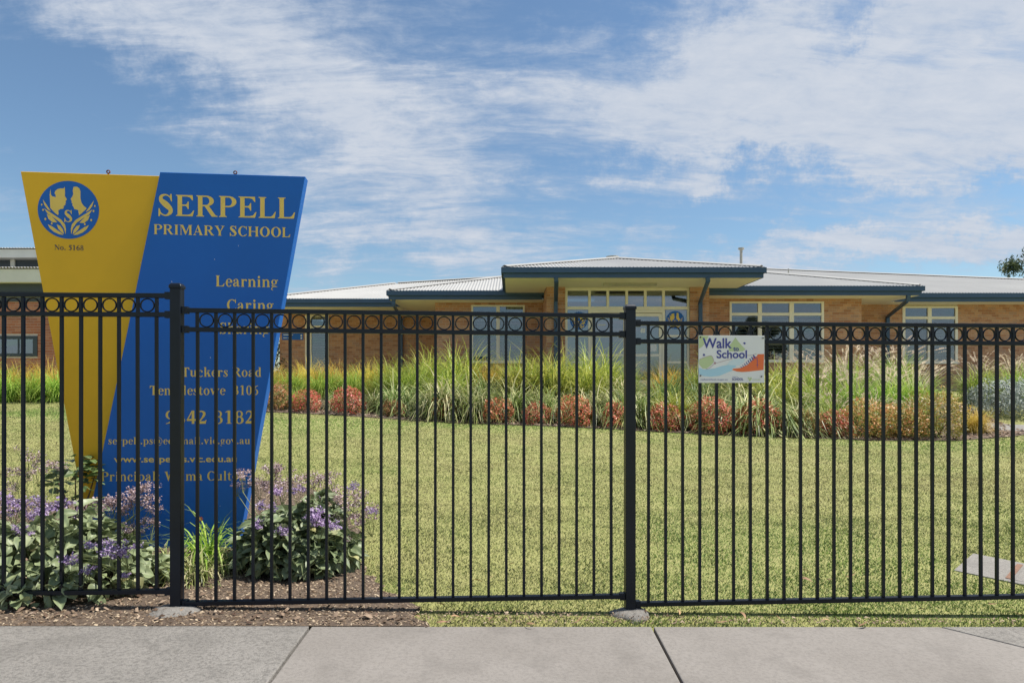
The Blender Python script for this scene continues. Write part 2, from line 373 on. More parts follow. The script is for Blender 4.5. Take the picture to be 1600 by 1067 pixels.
class MB:
    """collects shapes into one mesh"""
    def __init__(s): s.v = []; s.f = []; s.mi = []
    def add(s, v, f, m=0):
        o = len(s.v); s.v += [tuple(p) for p in v]; s.f += [tuple(i + o for i in q) for q in f]; s.mi += [m] * len(f); return s
    def box(s, x0, y0, z0, x1, y1, z1, m=0):
        v = [(x0, y0, z0), (x1, y0, z0), (x1, y1, z0), (x0, y1, z0), (x0, y0, z1), (x1, y0, z1), (x1, y1, z1), (x0, y1, z1)]
        return s.add(v, [(0, 3, 2, 1), (4, 5, 6, 7), (0, 1, 5, 4), (1, 2, 6, 5), (2, 3, 7, 6), (3, 0, 4, 7)], m)
    def bar(s, a, b, wx, wy, m=0, up=(0, 0, 1)):
        a, b = Vector(a), Vector(b); d = (b - a).normalized()
        u = d.cross(Vector(up))
        if u.length < 1e-4: u = d.cross(Vector((0, 1, 0)))
        u.normalize(); v = u.cross(d).normalized()
        P = []
        for p in (a, b):
            for (i, j) in ((-1, -1), (1, -1), (1, 1), (-1, 1)): P.append(p + u * i * wx / 2 + v * j * wy / 2)
        return s.add(P, [(0, 1, 2, 3), (7, 6, 5, 4), (0, 4, 5, 1), (1, 5, 6, 2), (2, 6, 7, 3), (3, 7, 4, 0)], m)
    def tube(s, pts, radii, seg=8, m=0, cap=True):
        pts = [Vector(p) for p in pts]
        if isinstance(radii, (int, float)): radii = [radii] * len(pts)
        rings = []
        for i, p in enumerate(pts):
            d = (pts[min(i + 1, len(pts) - 1)] - pts[max(i - 1, 0)]).normalized()
            u = d.cross(Vector((0, 0, 1)))
            if u.length < .05: u = d.cross(Vector((1, 0, 0)))
            u.normalize(); v = d.cross(u)
            rings.append([p + (u * math.cos(2 * math.pi * k / seg) + v * math.sin(2 * math.pi * k / seg)) * radii[i] for k in range(seg)])
        V = [q for r in rings for q in r]; Fc = []
        for i in range(len(pts) - 1):
            for k in range(seg):
                a, b = i * seg + k, i * seg + (k + 1) % seg
                Fc.append((a, b, b + seg, a + seg))
        if cap: Fc.append(tuple(range(seg - 1, -1, -1))); Fc.append(tuple((len(pts) - 1) * seg + k for k in range(seg)))
        return s.add(V, Fc, m)
    def build(s, name, mats, parent=None, smooth=False, bevel=0, **k):
        me = mkmesh(name, s.v, s.f, mats, s.mi, smooth)
        o = link(name, me, parent, **k)
        if bevel:
            b = o.modifiers.new('bevel', 'BEVEL'); b.width = bevel; b.segments = 2; b.limit_method = 'ANGLE'
        return o
def W(px, py, D): return ((px - 800) / F * D, D, CAMH - (py - HY) / F * D)
def WX(px, D): return (px - 800) / F * D
def WZ(py, D): return CAMH - (py - HY) / F * D
def sst(x, a, b):
    t = np.clip((x - a) / (b - a), 0, 1); return t * t * (3 - 2 * t)
def gz(x, y):
    x = np.asarray(x, dtype=float); y = np.asarray(y, dtype=float)
    base = -.029 * np.clip(x, -9, 7) * (1 - sst(y, 13, 19))
    lawn = .37 * np.clip((y - 4.3) / 9.0, 0, 1) * (1 - .0 * x)
    up = .58 * sst(y, 13.2, 19.6)
    return base + lawn + up
def gzf(x, y): return float(gz(x, y))
def edge_y(x): return 3.52 + .079 * x                 # far edge of the footpath

# ------------------------------------------------------------------ ground
nx, ny = 150, 190
xs = np.concatenate([np.linspace(-400, -26, 14), np.linspace(-25, 26, nx), np.linspace(27, 400, 14)])
ys = np.concatenate([np.linspace(-60, 0, 8), np.linspace(.4, 30, ny), np.linspace(32, 700, 20)])
X, Y = np.meshgrid(xs, ys)
Z = gz(X, Y) + .012 * np.sin(X * 1.3) * np.cos(Y * .9) * sst(Y, 5, 7) - .05 * sst(Y, 3.0, 3.3) * 0
Z = np.where(Y < edge_y(X) + .02, Z - .12, Z)
v = np.stack([X.ravel(), Y.ravel(), Z.ravel()], 1)
w_, h_ = len(xs), len(ys)
idx = np.arange(w_ * h_).reshape(h_, w_)
f = np.stack([idx[:-1, :-1].ravel(), idx[:-1, 1:].ravel(), idx[1:, 1:].ravel(), idx[1:, :-1].ravel()], 1)
tag(link('ground', mkmesh('ground', v, f, 'ground', smooth=True)), kind='structure')
def gsurf(x, y): return gzf(x, y) + .012 * math.sin(x * 1.3) * math.cos(y * .9) * float(sst(y, 5, 7))

# garden bed under the school sign: mulch sheet with a wandering edge
def ray_edge(n=90):
    P = [(-.42, 3.50), (-.52, 3.75), (-.72, 4.05), (-.98, 4.45), (-1.12, 5.0), (-1.3, 5.7), (-1.75, 6.7), (-2.35, 7.3), (-3.0, 7.2), (-3.35, 6.5), (-3.7, 6.0), (-4.6, 6.1), (-6.2, 6.3), (-9, 6.2)]
    out = []
    for i in range(len(P) - 1):
        for k in range(8):
            t = k / 8; out.append((P[i][0] * (1 - t) + P[i + 1][0] * t + rnd.uniform(-.05, .05), P[i][1] * (1 - t) + P[i + 1][1] * t + rnd.uniform(-.05, .05)))
    return out
bed_edge = ray_edge()
bed_poly = bed_edge + [(-9, edge_y(-9) + .0)] + [(x, edge_y(x) + .004) for x in np.linspace(-8.5, -.45, 30)]
def inpoly_np(px, py, poly):
    ins = np.zeros(px.shape, bool); n = len(poly); j = n - 1
    for i in range(n):
        xi, yi = poly[i]; xj, yj = poly[j]
        c = ((yi > py) != (yj > py)) & (px < (xj - xi) * (py - yi) / (yj - yi + 1e-12) + xi)
        ins ^= c; j = i
    return ins
def sheet(name, poly, mat, lift, step=.12, kind='structure'):
    bm = bmesh.new()
    vs = [bm.verts.new((x, y, 0)) for x, y in poly]
    fa = bm.faces.new(vs)
    bmesh.ops.triangulate(bm, faces=[fa])
    xsn = [p[0] for p in poly]; ysn = [p[1] for p in poly]
    for ax, lo, hi in ((0, min(xsn), max(xsn)), (1, min(ysn), max(ysn))):
        t = lo + step
        while t < hi:
            co = (t, 0, 0) if ax == 0 else (0, t, 0); no = (1, 0, 0) if ax == 0 else (0, 1, 0)
            bmesh.ops.bisect_plane(bm, geom=bm.verts[:] + bm.edges[:] + bm.faces[:], plane_co=co, plane_no=no)
            t += step
    for q in bm.verts: q.co.z = gsurf(q.co.x, q.co.y) + lift
    me = bpy.data.meshes.new(name); bm.to_mesh(me); bm.free(); me.materials.append(M[mat])
    if me.polygons and me.polygons[0].normal.z < 0: me.flip_normals()
    for p in me.polygons: p.use_smooth = True
    return tag(link(name, me), kind=kind)
sheet('garden_bed_soil', bed_poly, 'mulch', .012, .3)
BF = [(-9.5, 16.6), (-7.2, 15.6), (-5.2, 14.9), (-2.4, 14.2), (.2, 13.7), (1.9, 13.4), (4.2, 13.0), (6.4, 12.75), (8.4, 12.9), (9.8, 13.4), (10.5, 13.8)]
bank_poly = BF + [(11.0, 16), (12.0, 19.9), (-9.5, 19.9)]
def bank_front(x): return float(np.interp(x, [p[0] for p in BF], [p[1] for p in BF]))
sheet('planted_bank_soil', bank_poly, 'mulch', .014, .5)

# footpath
foot = tag(empty('footpath', (0, 1.7, 0)), kind='structure')
def slab(name, pts, mat, zt=.012, parent=foot, label=None, th=.11):
    n = len(pts); V = [(x, y - 1.7, -.029 * x + zt) for x, y in pts] + [(x, y - 1.7, -.029 * x + zt - th) for x, y in pts]
    Fc = [tuple(range(n)), tuple(range(2 * n - 1, n - 1, -1))] + [(i, i + n, (i + 1) % n + n, (i + 1) % n) for i in range(n)]
    o = link(name, mkmesh(name, V, Fc, mat), parent); b = o.modifiers.new('bevel', 'BEVEL'); b.width = .006; b.segments = 2
    if label: o['label'] = label
    return o
g = .006
def jx(y, px, d=0): # joint lines
    return px
jl = [(-1.10, -1.005)]     # x at far edge, x at y=2.7 of the left joint; the joints run square to the kerb
def jline(xe, slope): return lambda y: xe + slope * (edge_y(xe) - y)
J1 = jline(-1.015, .03); J2 = jline(.735, -.015)
NEAR = 1.35
def quad(jL, jR, gap=g):
    def far(j):
        yy = 3.5
        for _ in range(6): yy = edge_y(j(yy))
        return j(yy), yy
    def near(j):
        yy = 1.3
        for _ in range(6): yy = edge_y(j(yy)) - 2.15
        return j(yy), yy
    (a, b), (c, d) = far(jL), far(jR); (e, f_), (h, i_) = near(jL), near(jR)
    return [(a + gap, b), (e + gap, f_), (h - gap, i_), (c - gap, d)]
Jx = [jline(-8.2, .03), jline(-6.4, .03), jline(-4.6, .03), jline(-2.85, .03), J1, J2]
for i in range(4):
    slab('path_slab', quad(Jx[i], Jx[i + 1])[::1], 'slab_rough', .014, label='pale pitted concrete slab')
slab('path_slab', quad(J1, J2), 'slab', .012, label='smooth grey brown concrete slab')
# right slab ends on a diagonal joint with a rougher crossing
fe = lambda x: (x, edge_y(x)); neE = lambda x: (x, edge_y(x) - 2.15)
d0, d1 = 2.30, 3.05
xd = lambda y: 2.32 + (edge_y(2.32) - y) * .95
P0 = fe(J2(3.57) + g); P1 = neE(J2(1.3) + g)
slab('path_slab', [P0, P1, (xd(1.65) - g, edge_y(2.32) - (xd(1.65) - 2.32) / .95), (2.32 - g, edge_y(2.32))], 'slab', .012, label='smooth slab ending at the diagonal joint')
slab('path_slab', [(2.32 + g, edge_y(2.32)), (xd(1.65) + g, edge_y(2.32) - (xd(1.65) - 2.32) / .95), neE(7.0), fe(7.0)], 'slab_rough', .013, label='rough slab beyond the diagonal joint')
jm = MB()
jm.add([(-8.5, edge_y(-8.5) - 1.7 - .004, .2465 - .030), (-8.5, edge_y(-8.5) - 3.85, .2465 - .030), (7, edge_y(7) - 3.85, -.203 - .030), (7, edge_y(7) - 1.7 - .004, -.203 - .030)], [(0, 1, 2, 3)])
jm.build('joint_grit', 'joint', foot)
# verge and road behind the camera, seen only from other positions and in the windows
# right hand garden path
gp = MB()
pts = [(10.15, 14.25), (10.9, 13.95), (12.5, 13.8), (18, 13.3)]
for i in range(len(pts) - 1):
    (a, b), (c, d) = pts[i], pts[i + 1]
    for k in range(4):
        t0, t1 = k / 4, (k + 1) / 4
        x0, y0, x1, y1 = a + (c - a) * t0, b + (d - b) * t0, a + (c - a) * t1, b + (d - b) * t1
        z0, z1 = gzf(x0, y0) + .03, gzf(x1, y1) + .03; z2, z3 = gzf(x1, y1 + .85) + .03, gzf(x0, y0 + .85) + .03
        gp.add([(x0, y0, z0), (x1, y1, z1), (x1, y1 + .85, z2), (x0, y0 + .85, z3), (x0, y0, z0 - .1), (x1, y1, z1 - .1)], [(0, 1, 2, 3), (4, 5, 1, 0)])
tag(gp.build('garden_path', 'pit'), kind='structure')

# ------------------------------------------------------------------ lawn blades (stuff)
def blades(cx, cy, h, wd, lean, name, mat, zlift=0.0):
    n = len(cx)
    z = gz(cx, cy) + .012 * np.sin(cx * 1.3) * np.cos(cy * .9) * sst(cy, 5, 7) + zlift
    a = rng.uniform(0, 2 * np.pi, n); b = rng.uniform(0, 2 * np.pi, n)
    dx, dy = np.cos(a) * wd / 2, np.sin(a) * wd / 2
    lx, ly = np.cos(b) * lean * h, np.sin(b) * lean * h
    V = np.empty((n, 4, 3))
    V[:, 0] = np.stack([cx - dx, cy - dy, z - .004], 1); V[:, 1] = np.stack([cx + dx, cy + dy, z - .004], 1)
    V[:, 2] = np.stack([cx + dx * .8 + lx * .4, cy + dy * .8 + ly * .4, z + h * .62], 1)
    V[:, 3] = np.stack([cx + lx, cy + ly, z + h * (1 - .25 * lean)], 1)
    Fc = np.empty((n, 2, 3), int); o = np.arange(n) * 4
    Fc[:, 0] = np.stack([o, o + 1, o + 2], 1); Fc[:, 1] = np.stack([o, o + 2, o + 3], 1)
    return link(name, mkmesh(name, V.reshape(-1, 3), Fc.reshape(-1, 3), mat))
MA, MU, MV = Vector((3.13, 4.84)), Vector((.44, .45)), Vector((.70, -.72))
def mp_(u, v): p = MA + MU * u + MV * v; return (p.x, p.y)
meter = [mp_(0, 0), mp_(1, 0), mp_(1, 1.02), mp_(0, 1.02)]
def lawn_pts(y0, y1, dens):
    ax = .92; xm = ax * y1 + 1.0
    n = int(dens * 2 * xm * (y1 - y0))
    x = rng.uniform(-xm, xm, n); y = rng.uniform(y0, y1, n)
    k = np.abs(x) < ax * y + 1.0
    k &= y > edge_y(x) + .01 + .03 * np.sin(x * 9) * (rng.uniform(0, 1, n))
    k &= ~inpoly_np(x, y, bed_poly) | (rng.uniform(0, 1, n) < .02)
    k &= ~inpoly_np(x, y, bank_poly)
    k &= ~inpoly_np(x, y, meter)
    k &= ~((x > 10.1) & (y > np.interp(x, [10.15, 10.9, 12.5, 18], [14.25, 13.95, 13.8, 13.3]) - .03) & (y < np.interp(x, [10.15, 10.9, 12.5, 18], [14.25, 13.95, 13.8, 13.3]) + .88))
    return x[k], y[k]
LX, LY, LH, LW = [], [], [], []
for (y0, y1, dens, hh, ww) in ((3.2, 4.6, 14500, .017, .0023), (4.6, 6.5, 10500, .017, .003), (6.5, 9, 5800, .018, .0043), (9, 12, 3000, .020, .0065), (12, 16, 1500, .024, .010), (16, 20, 150, .05, .02)):
    x, y = lawn_pts(y0, y1, dens); n = len(x)
    tuft = .8 + .45 * (np.sin(x * 5.1 + 1.7 * np.sin(y * 4.3)) * np.sin(y * 6.3 + x) * .5 + .5)
    LX.append(x); LY.append(y); LH.append(.8 * hh * rng.uniform(.45, 1.3, n) * tuft); LW.append(ww * rng.uniform(.7, 1.4, n))
LX, LY, LH, LW = map(np.concatenate, (LX, LY, LH, LW))
tag(blades(LX, LY, LH, LW, rng.uniform(.15, 1.15, len(LX)), 'lawn_grass', 'lawn'), 'short patchy lawn of green and straw coloured grass behind the fence', 'grass', kind='stuff')

# bark chips in the bed and on the bank
def chips(poly, n, size, name, label, lift=.012):
    xs_ = [p[0] for p in poly]; ys_ = [p[1] for p in poly]
    x = rng.uniform(min(xs_), max(xs_), n); y = rng.uniform(min(ys_), max(ys_), n)
    k = inpoly_np(x, y, poly) & (np.abs(x) < .8 * y + 1); x, y = x[k], y[k]; n = len(x)
    s = size * rng.uniform(.4, 1.6, n); a = rng.uniform(0, 6.28, n); e = rng.uniform(1.5, 4, n)
    z = gz(x, y) + .012 * np.sin(x * 1.3) * np.cos(y * .9) * sst(y, 5, 7) + lift + s * .15
    ca, sa = np.cos(a), np.sin(a); V = np.empty((n, 5, 3)); t = rng.uniform(-.5, .5, (n, 2))
    for i, (u, v_) in enumerate(((-1, -1), (1, -1), (1, 1), (-1, 1))):
        uu = u * s * .5 * rng.uniform(.7, 1.2, n); vv = v_ * s * .5 / e
        V[:, i] = np.stack([x + uu * ca - vv * sa, y + uu * sa + vv * ca, z + uu * t[:, 0] + vv * t[:, 1]], 1)
    V[:, 4] = np.stack([x, y, z + s * .22], 1)
    o = np.arange(n) * 5; Fc = np.concatenate([np.stack([o + i, o + (i + 1) % 4, o + 4], 1) for i in range(4)])
    return tag(link(name, mkmesh(name, V.reshape(-1, 3), Fc, 'chips')), label, 'mulch', kind='stuff')
chips(bed_poly, 110000, .013, 'bark_mulch', 'fine brown bark mulch under the school sign and along the path')
chips([(-1.9, 3.9), (-.6, 3.7), (-.5, 3.52), (-3.2, 3.4), (-3.2, 5), (-2, 5.2)], 900, .03, 'leaf_litter', 'dry bark strips and dead leaves lying on the mulch by the fence', .02)
chips([(-.5, 3.5), (.2, 3.55), (3.0, 3.77), (3.0, 3.86), (.9, 3.72), (.75, 3.85), (.5, 3.72), (-.5, 3.72)], 2600, .011, 'verge_litter', 'dry straw and crumbled leaves on the narrow verge between fence and footpath', .022)
chips([(-8, 3.0), (-.6, 3.49), (-.6, 3.62), (-8, 3.3)], 900, .018, 'leaf_litter', 'scattered dead leaf bits on the mulch along the footpath edge', .016)
chips(bank_poly, 30000, .05, 'bark_mulch', 'coarse bark mulch between the shrubs of the planted bank', .02)

# ------------------------------------------------------------------ utility slab
mt = empty('utility_pit', (3.9, 4.55, gzf(3.9, 4.5)), 'weathered concrete service pit lid set in the lawn behind the fence', 'pit cover')
def flat(poly, z0, z1, ox, oy, oz):
    n = len(poly); V = [(x - ox, y - oy, gzf(x, y) + z1 - oz) for x, y in poly] + [(x - ox, y - oy, gzf(x, y) + z0 - oz) for x, y in poly]
    return V, [tuple(range(n)), tuple(range(2 * n - 1, n - 1, -1))] + [(i, i + n, (i + 1) % n + n, (i + 1) % n) for i in range(n)]
def ccw(p):
    a = sum(p[i][0] * p[(i + 1) % len(p)][1] - p[(i + 1) % len(p)][0] * p[i][1] for i in range(len(p)))
    return p if a > 0 else p[::-1]
O = (3.9, 4.55, gzf(3.9, 4.5))
b = MB(); b.add(*flat(ccw(meter), -.08, .007, *O)); b.build('surround', 'pit', mt, bevel=.006)
b = MB(); b.add(*flat(ccw([mp_(.1, .34), mp_(.86, .34), mp_(.86, .95), mp_(.1, .95)]), -.02, .012, *O)); b.build('lid', 'pit', mt, bevel=.004)
b = MB(); b.add(*flat(ccw([mp_(.1, .29), mp_(.86, .29), mp_(.86, .325), mp_(.1, .325)]), 0, .0135, *O)); b.build('edge_bar', 'edge', mt)
b = MB(); b.tube([(-.12, .22, .03), (-.07, .2, .04), (-.02, .14, .03)], .005, 6); b.build('lift_handle', 'galv', mt)

# ------------------------------------------------------------------ fence
P1_, P2_ = Vector((-1.79, 3.65)), Vector((.657, 3.81))
dv_ = P2_ - P1_; P0_, P3_ = P1_ - dv_, P2_ + dv_
ang = math.atan2(dv_.y, dv_.x); PL = dv_.length
fence = empty('metal_fence', (P1_.x, P1_.y, .03), 'black steel picket fence with a row of rings between its top rails', 'fence')
def fp(P): return Vector((P.x - P1_.x, P.y - P1_.y, 0))
PW = .056
def vbar(x, y, z0, z1, wd, m=0):   # upright aligned with the fence
    return [(x, y, z0), (x, y, z1)]
pb = MB(); pb.box(-PW / 2, -PW / 2, 0, PW / 2, PW / 2, 1)
cb = MB()
h = PW / 2 + .004
cb.add([(-h, -h, 0), (h, -h, 0), (h, h, 0), (-h, h, 0), (-h, -h, .016), (h, -h, .016), (h, h, .016), (-h, h, .016), (-h * .72, -h * .72, .028), (h * .72, -h * .72, .028), (h * .72, h * .72, .028), (-h * .72, h * .72, .028)],
       [(3, 2, 1, 0), (0, 1, 5, 4), (1, 2, 6, 5), (2, 3, 7, 6), (3, 0, 4, 7), (4, 5, 9, 8), (5, 6, 10, 9), (6, 7, 11, 10), (7, 4, 8, 11), (8, 9, 10, 11)])
capmesh = mkmesh('cap', cb.v, cb.f, 'fence')
posts = [(P0_, 1.86, .09), (P1_, 1.795, .0), (P2_, 1.70, -.06), (P3_, 1.655, -.12), (P3_ + dv_, 1.6, -.2), (P0_ - dv_, 1.92, .1)]
for (P, zt, zb) in posts:
    q = fp(P); b = MB(); b.box(-PW / 2, -PW / 2, zb - .06 - .03, PW / 2, PW / 2, zt - .026 - .03)
    po = b.build('post', 'fence', fence, loc=q, rot=(0, 0, ang), bevel=.004)
    c = link('cap', capmesh, po, loc=(0, 0, zt - .0275 - .03)); bb = c.modifiers.new('bevel', 'BEVEL'); bb.width = .002
# picket mesh: unit height, scaled
pk = MB(); pk.box(-.0075, -.0075, 0, .0075, .0075, 1)
pkm = mkmesh('picket', pk.v, pk.f, 'fence')
def torus(Rr, r, a=28, b=8):
    V = []; Fc = []
    for i in range(a):
        t = 2 * math.pi * i / a
        for k in range(b):
            u = 2 * math.pi * k / b; rr = Rr + r * math.cos(u)
            V.append((rr * math.cos(t), r * 1.6 * math.sin(u), rr * math.sin(t)))
    for i in range(a):
        for k in range(b):
            Fc.append((i * b + k, i * b + (k + 1) % b, ((i + 1) % a) * b + (k + 1) % b, ((i + 1) % a) * b + k))
    return V, Fc
tv, tf = torus(.0408, .0042); rgm = mkmesh('ring', tv, tf, 'fence', smooth=True)
br = MB(); br.box(0, -.017, -.0185, .03, .017, .0185); br.box(.006, -.021, -.006, .016, -.0172, .006); brm = mkmesh('bracket', br.v, br.f, 'fence')
panels = [(P0_, P1_, (1.725, 1.730), (1.626, 1.629), (.176, .155)), (P1_, P2_, (1.653, 1.637), (1.551, 1.535), (.089, .078)),
          (P2_, P3_, (1.597, 1.594), (1.496, 1.492), (.032, .028)), (P3_, P3_ + dv_, (1.53, 1.52), (1.43, 1.42), (-.04, -.05)), (P0_ - dv_, P0_, (1.79, 1.79), (1.69, 1.69), (.22, .22))]
seen_fence = 3
for pi_, (A, B, zt, zm, zb) in enumerate(panels):
    u = (B - A).normalized()
    def at(s, z): p = A + u * s; return Vector((p.x - P1_.x, p.y - P1_.y, z - .03))
    e = PW / 2 + .002
    for (z, hh, dd) in ((zt, .0235, .036), (zm, .0235, .036), (zb, .0235, .036)):
        b = MB(); b.bar(at(e, z[0]), at(PL - e, z[1]), dd, hh); b.build('rail', 'fence', fence, bevel=.002)
        for (s, zz_, fl) in ((PW / 2 + .0005, z[0], 0), (PL - PW / 2 - .0005, z[1], math.pi)):
            link('bracket', brm, fence, loc=at(s, zz_), rot=(0, 0, ang + fl))
    if pi_ > 2: 
        b = MB()
        for k in range(24):
            s = .105 + .0973 * k; b.bar(at(s, zb[0] + .012), at(s, zt[0] - .012), .0164, .0164)
        o = b.build('picket_row', 'fence', fence); o['kind'] = 'stuff'
        continue
    for k in range(24):
        s = .105 + (PL - .21) / 23 * k; t = s / PL
        z0 = zb[0] * (1 - t) + zb[1] * t + .0125; z1 = zt[0] * (1 - t) + zt[1] * t - .0125; zmm = zm[0] * (1 - t) + zm[1] * t
        b = link('picket', pkm, fence, loc=at(s, z0), rot=(rnd.uniform(-.0015, .0015), rnd.uniform(-.0015, .0015), ang), scale=(1, 1, zmm - .0125 - z0))
        link('picket', pkm, fence, loc=at(s, zmm + .0125), rot=(0, 0, ang), scale=(1, 1, z1 - zmm - .0125))['label'] = 'short picket between the two top rails'
        if k < 23:
            s2 = s + (PL - .21) / 46; t2 = s2 / PL
            zc = (zt[0] + zm[0]) / 2 * (1 - t2) + (zt[1] + zm[1]) / 2 * t2
            hg = ((zt[0] - zm[0]) * (1 - t2) + (zt[1] - zm[1]) * t2) - .0235
            sc_ = min(1, (hg / 2 - .0006) / .045)
            link('ring', rgm, fence, loc=at(s2, zc - .001), rot=(0, 0, ang), scale=(min(1.0, .97 * sc_ + .03), 1, sc_))
# bolts on the posts
def footing(P, rx, ry, seed, label):
    r = random.Random(seed); V = [(0, 0, .03)]; n = 26; Fc = []
    for j, (q, z) in enumerate(((.35, .03), (.7, .026), (.93, .012), (1.0, -.02), (1.0, -.08))):
        for i in range(n):
            a = 2 * math.pi * i / n; k = 1 + .09 * math.sin(3 * a + seed) + .05 * math.sin(7 * a)
            V.append((rx * q * k * math.cos(a) + r.uniform(-.004, .004), ry * q * k * math.sin(a) + r.uniform(-.004, .004), z + r.uniform(-.004, .004)))
    for i in range(n): Fc.append((0, 1 + i, 1 + (i + 1) % n))
    for j in range(4):
        for i in range(n): Fc.append((1 + j * n + i, 1 + (j + 1) * n + i, 1 + (j + 1) * n + (i + 1) % n, 1 + j * n + (i + 1) % n))
    o = link('concrete_footing', mkmesh('concrete_footing', V, Fc, 'slab_rough', smooth=True), loc=(P[0], P[1], gzf(*P) + .0))
    tag(o, label, 'footing')
footing((P1_.x + .0, P1_.y - .045), .135, .115, 1, 'rounded pale concrete footing at the left fence post in the mulch')
footing((P2_.x - .0, P2_.y - .035), .115, .10, 5, 'small concrete footing at the middle fence post at the lawn edge')

# ------------------------------------------------------------------ lettering
T_, t_ = .15, .045
def cat_(pts, n=10):
    P = [np.array(p, float) for p in pts]; out = []
    for i in range(len(P) - 1):
        p0 = P[i - 1] if i else 2 * P[0] - P[1]; p1, p2 = P[i], P[i + 1]; p3 = P[i + 2] if i + 2 < len(P) else 2 * P[-1] - P[-2]
        for k in range(n):
            t = k / n; out.append(.5 * ((2 * p1) + (-p0 + p2) * t + (2 * p0 - 5 * p1 + 4 * p2 - p3) * t * t + (-p0 + 3 * p1 - 3 * p2 + p3) * t ** 3))
    out.append(P[-1]); return out
def stroke(pts, n=8):     # (x, y, width)
    q = cat_(pts, n); Lf, Rt = [], []
    for i, p in enumerate(q):
        a = q[max(i - 1, 0)]; b = q[min(i + 1, len(q) - 1)]; d = (b - a)[:2]; d = d / (np.hypot(*d) + 1e-9); nrm = np.array([-d[1], d[0]])
        Lf.append(tuple(p[:2] + nrm * p[2] / 2)); Rt.append(tuple(p[:2] - nrm * p[2] / 2))
    return Lf + Rt[::-1]
def rc(x0, y0, x1, y1): return [(x0, y0), (x1, y0), (x1, y1), (x0, y1)]
def stem(x, y0=0, y1=.66, wdt=T_, bot=(1, 1), top=(1, 1), s=.055):
    """one outline: stem with bracketed slab serifs"""
    a, b_ = x, x + wdt; h = .028; k = .03
    p = []
    if bot[0]: p += [(a, y0 + h + k), (a - s * .35, y0 + h), (a - s, y0 + h * .8), (a - s, y0)]
    else: p += [(a, y0)]
    if bot[1]: p += [(b_ + s, y0), (b_ + s, y0 + h * .8), (b_ + s * .35, y0 + h), (b_, y0 + h + k)]
    else: p += [(b_, y0)]
    if top[1]: p += [(b_, y1 - h - k), (b_ + s * .35, y1 - h), (b_ + s, y1 - h * .8), (b_ + s, y1)]
    else: p += [(b_, y1)]
    if top[0]: p += [(a - s, y1), (a - s, y1 - h * .8), (a - s * .35, y1 - h), (a, y1 - h - k)]
    else: p += [(a, y1)]
    return p
def bowl(cx, cy, rx, ry, a0, a1, T=T_, t=t_, n=26):
    o, i_ = [], []
    for k in range(n + 1):
        a = R(a0 + (a1 - a0) * k / n); o.append((cx + rx * math.cos(a), cy + ry * math.sin(a)))
        i_.append((cx + (rx - T) * math.cos(a), cy + (ry - t) * math.sin(a)))
    return o + i_[::-1]
def dot(x, y, r): return [(x + r * math.cos(a), y + r * math.sin(a)) for a in np.linspace(0, 2 * math.pi, 17)[:-1]]
XH = .46
G = {}
G['I'] = (.33, [stem(.09)]); G['L'] = (.62, [stem(.07), [(.2, 0), (.56, 0), (.6, .2), (.57, .2), (.5, .09), (.42, .045), (.2, .045)]])
G['E'] = (.64, [stem(.07), [(.2, 0), (.57, 0), (.62, .18), (.59, .18), (.5, .07), (.4, .045), (.2, .045)], [(.2, .66), (.57, .66), (.58, .5), (.55, .5), (.48, .59), (.38, .615), (.2, .615)], [(.2, .32), (.33, .32), (.38, .29), (.41, .22), (.44, .22), (.44, .46), (.41, .46), (.38, .39), (.33, .362), (.2, .362)]])
G['T'] = (.62, [stem(.235, top=(0, 0)), [(.02, .66), (.6, .66), (.61, .48), (.58, .48), (.52, .58), (.42, .617), (.2, .617), (.1, .58), (.04, .48), (.01, .48)]])
G['P'] = (.62, [stem(.07), bowl(.33, .485, .27, .175, -90, 90, .15, .042), rc(.2, .618, .335, .66), rc(.2, .31, .335, .352)])
G['R'] = (.72, [stem(.07), bowl(.33, .492, .27, .168, -90, 90, .15, .042), rc(.2, .618, .335, .66), rc(.2, .324, .335, .366), [(.28, .34), (.43, .34), (.66, .04), (.72, .028), (.72, 0), (.53, 0)]])
G['H'] = (.78, [stem(.07), stem(.55), rc(.2, .31, .57, .355)])
G['N'] = (.74, [stem(.1, wdt=.045, top=(0, 0)), stem(.6, wdt=.045, bot=(0, 0)), [(.02, .66), (.22, .66), (.645, .1), (.645, -.01), (.6, -.01), (.1, .6), (.02, .632)]])
G['M'] = (.92, [stem(.1, wdt=.045, top=(0, 0)), stem(.69, wdt=T_), [(.03, .66), (.27, .66), (.475, .2), (.68, .66), (.7, .66), (.7, .57), (.45, 0), (.42, 0), (.145, .6), (.03, .632)]])
G['A'] = (.72, [[(.335, .68), (.38, .68), (.64, .03), (.71, .028), (.71, 0), (.42, 0), (.42, .028), (.485, .03), (.3, .54)], [(.335, .68), (.1, .06), (.02, .028), (.02, 0), (.22, 0), (.22, .028), (.14, .05), (.34, .6)], rc(.16, .19, .46, .232)])
G['Y'] = (.7, [stem(.28, y1=.3, top=(0, 0)), [(.0, .66), (.28, .66), (.28, .634), (.22, .62), (.4, .32), (.43, .29), (.28, .27), (.06, .62), (0, .634)], [(.43, .66), (.69, .66), (.69, .634), (.63, .61), (.43, .28), (.39, .32), (.55, .6), (.5, .632), (.43, .634)]])
G['C'] = (.68, [bowl(.37, .33, .34, .345, 50, 312, .155, .04), [(.56, .62), (.61, .68), (.63, .68), (.63, .44), (.6, .44), (.56, .53)], stroke([(.58, .085, .04), (.63, .15, .03)], 3)])
G['O'] = (.76, [bowl(.38, .33, .35, .345, 0, 360, .165, .038, 44)])
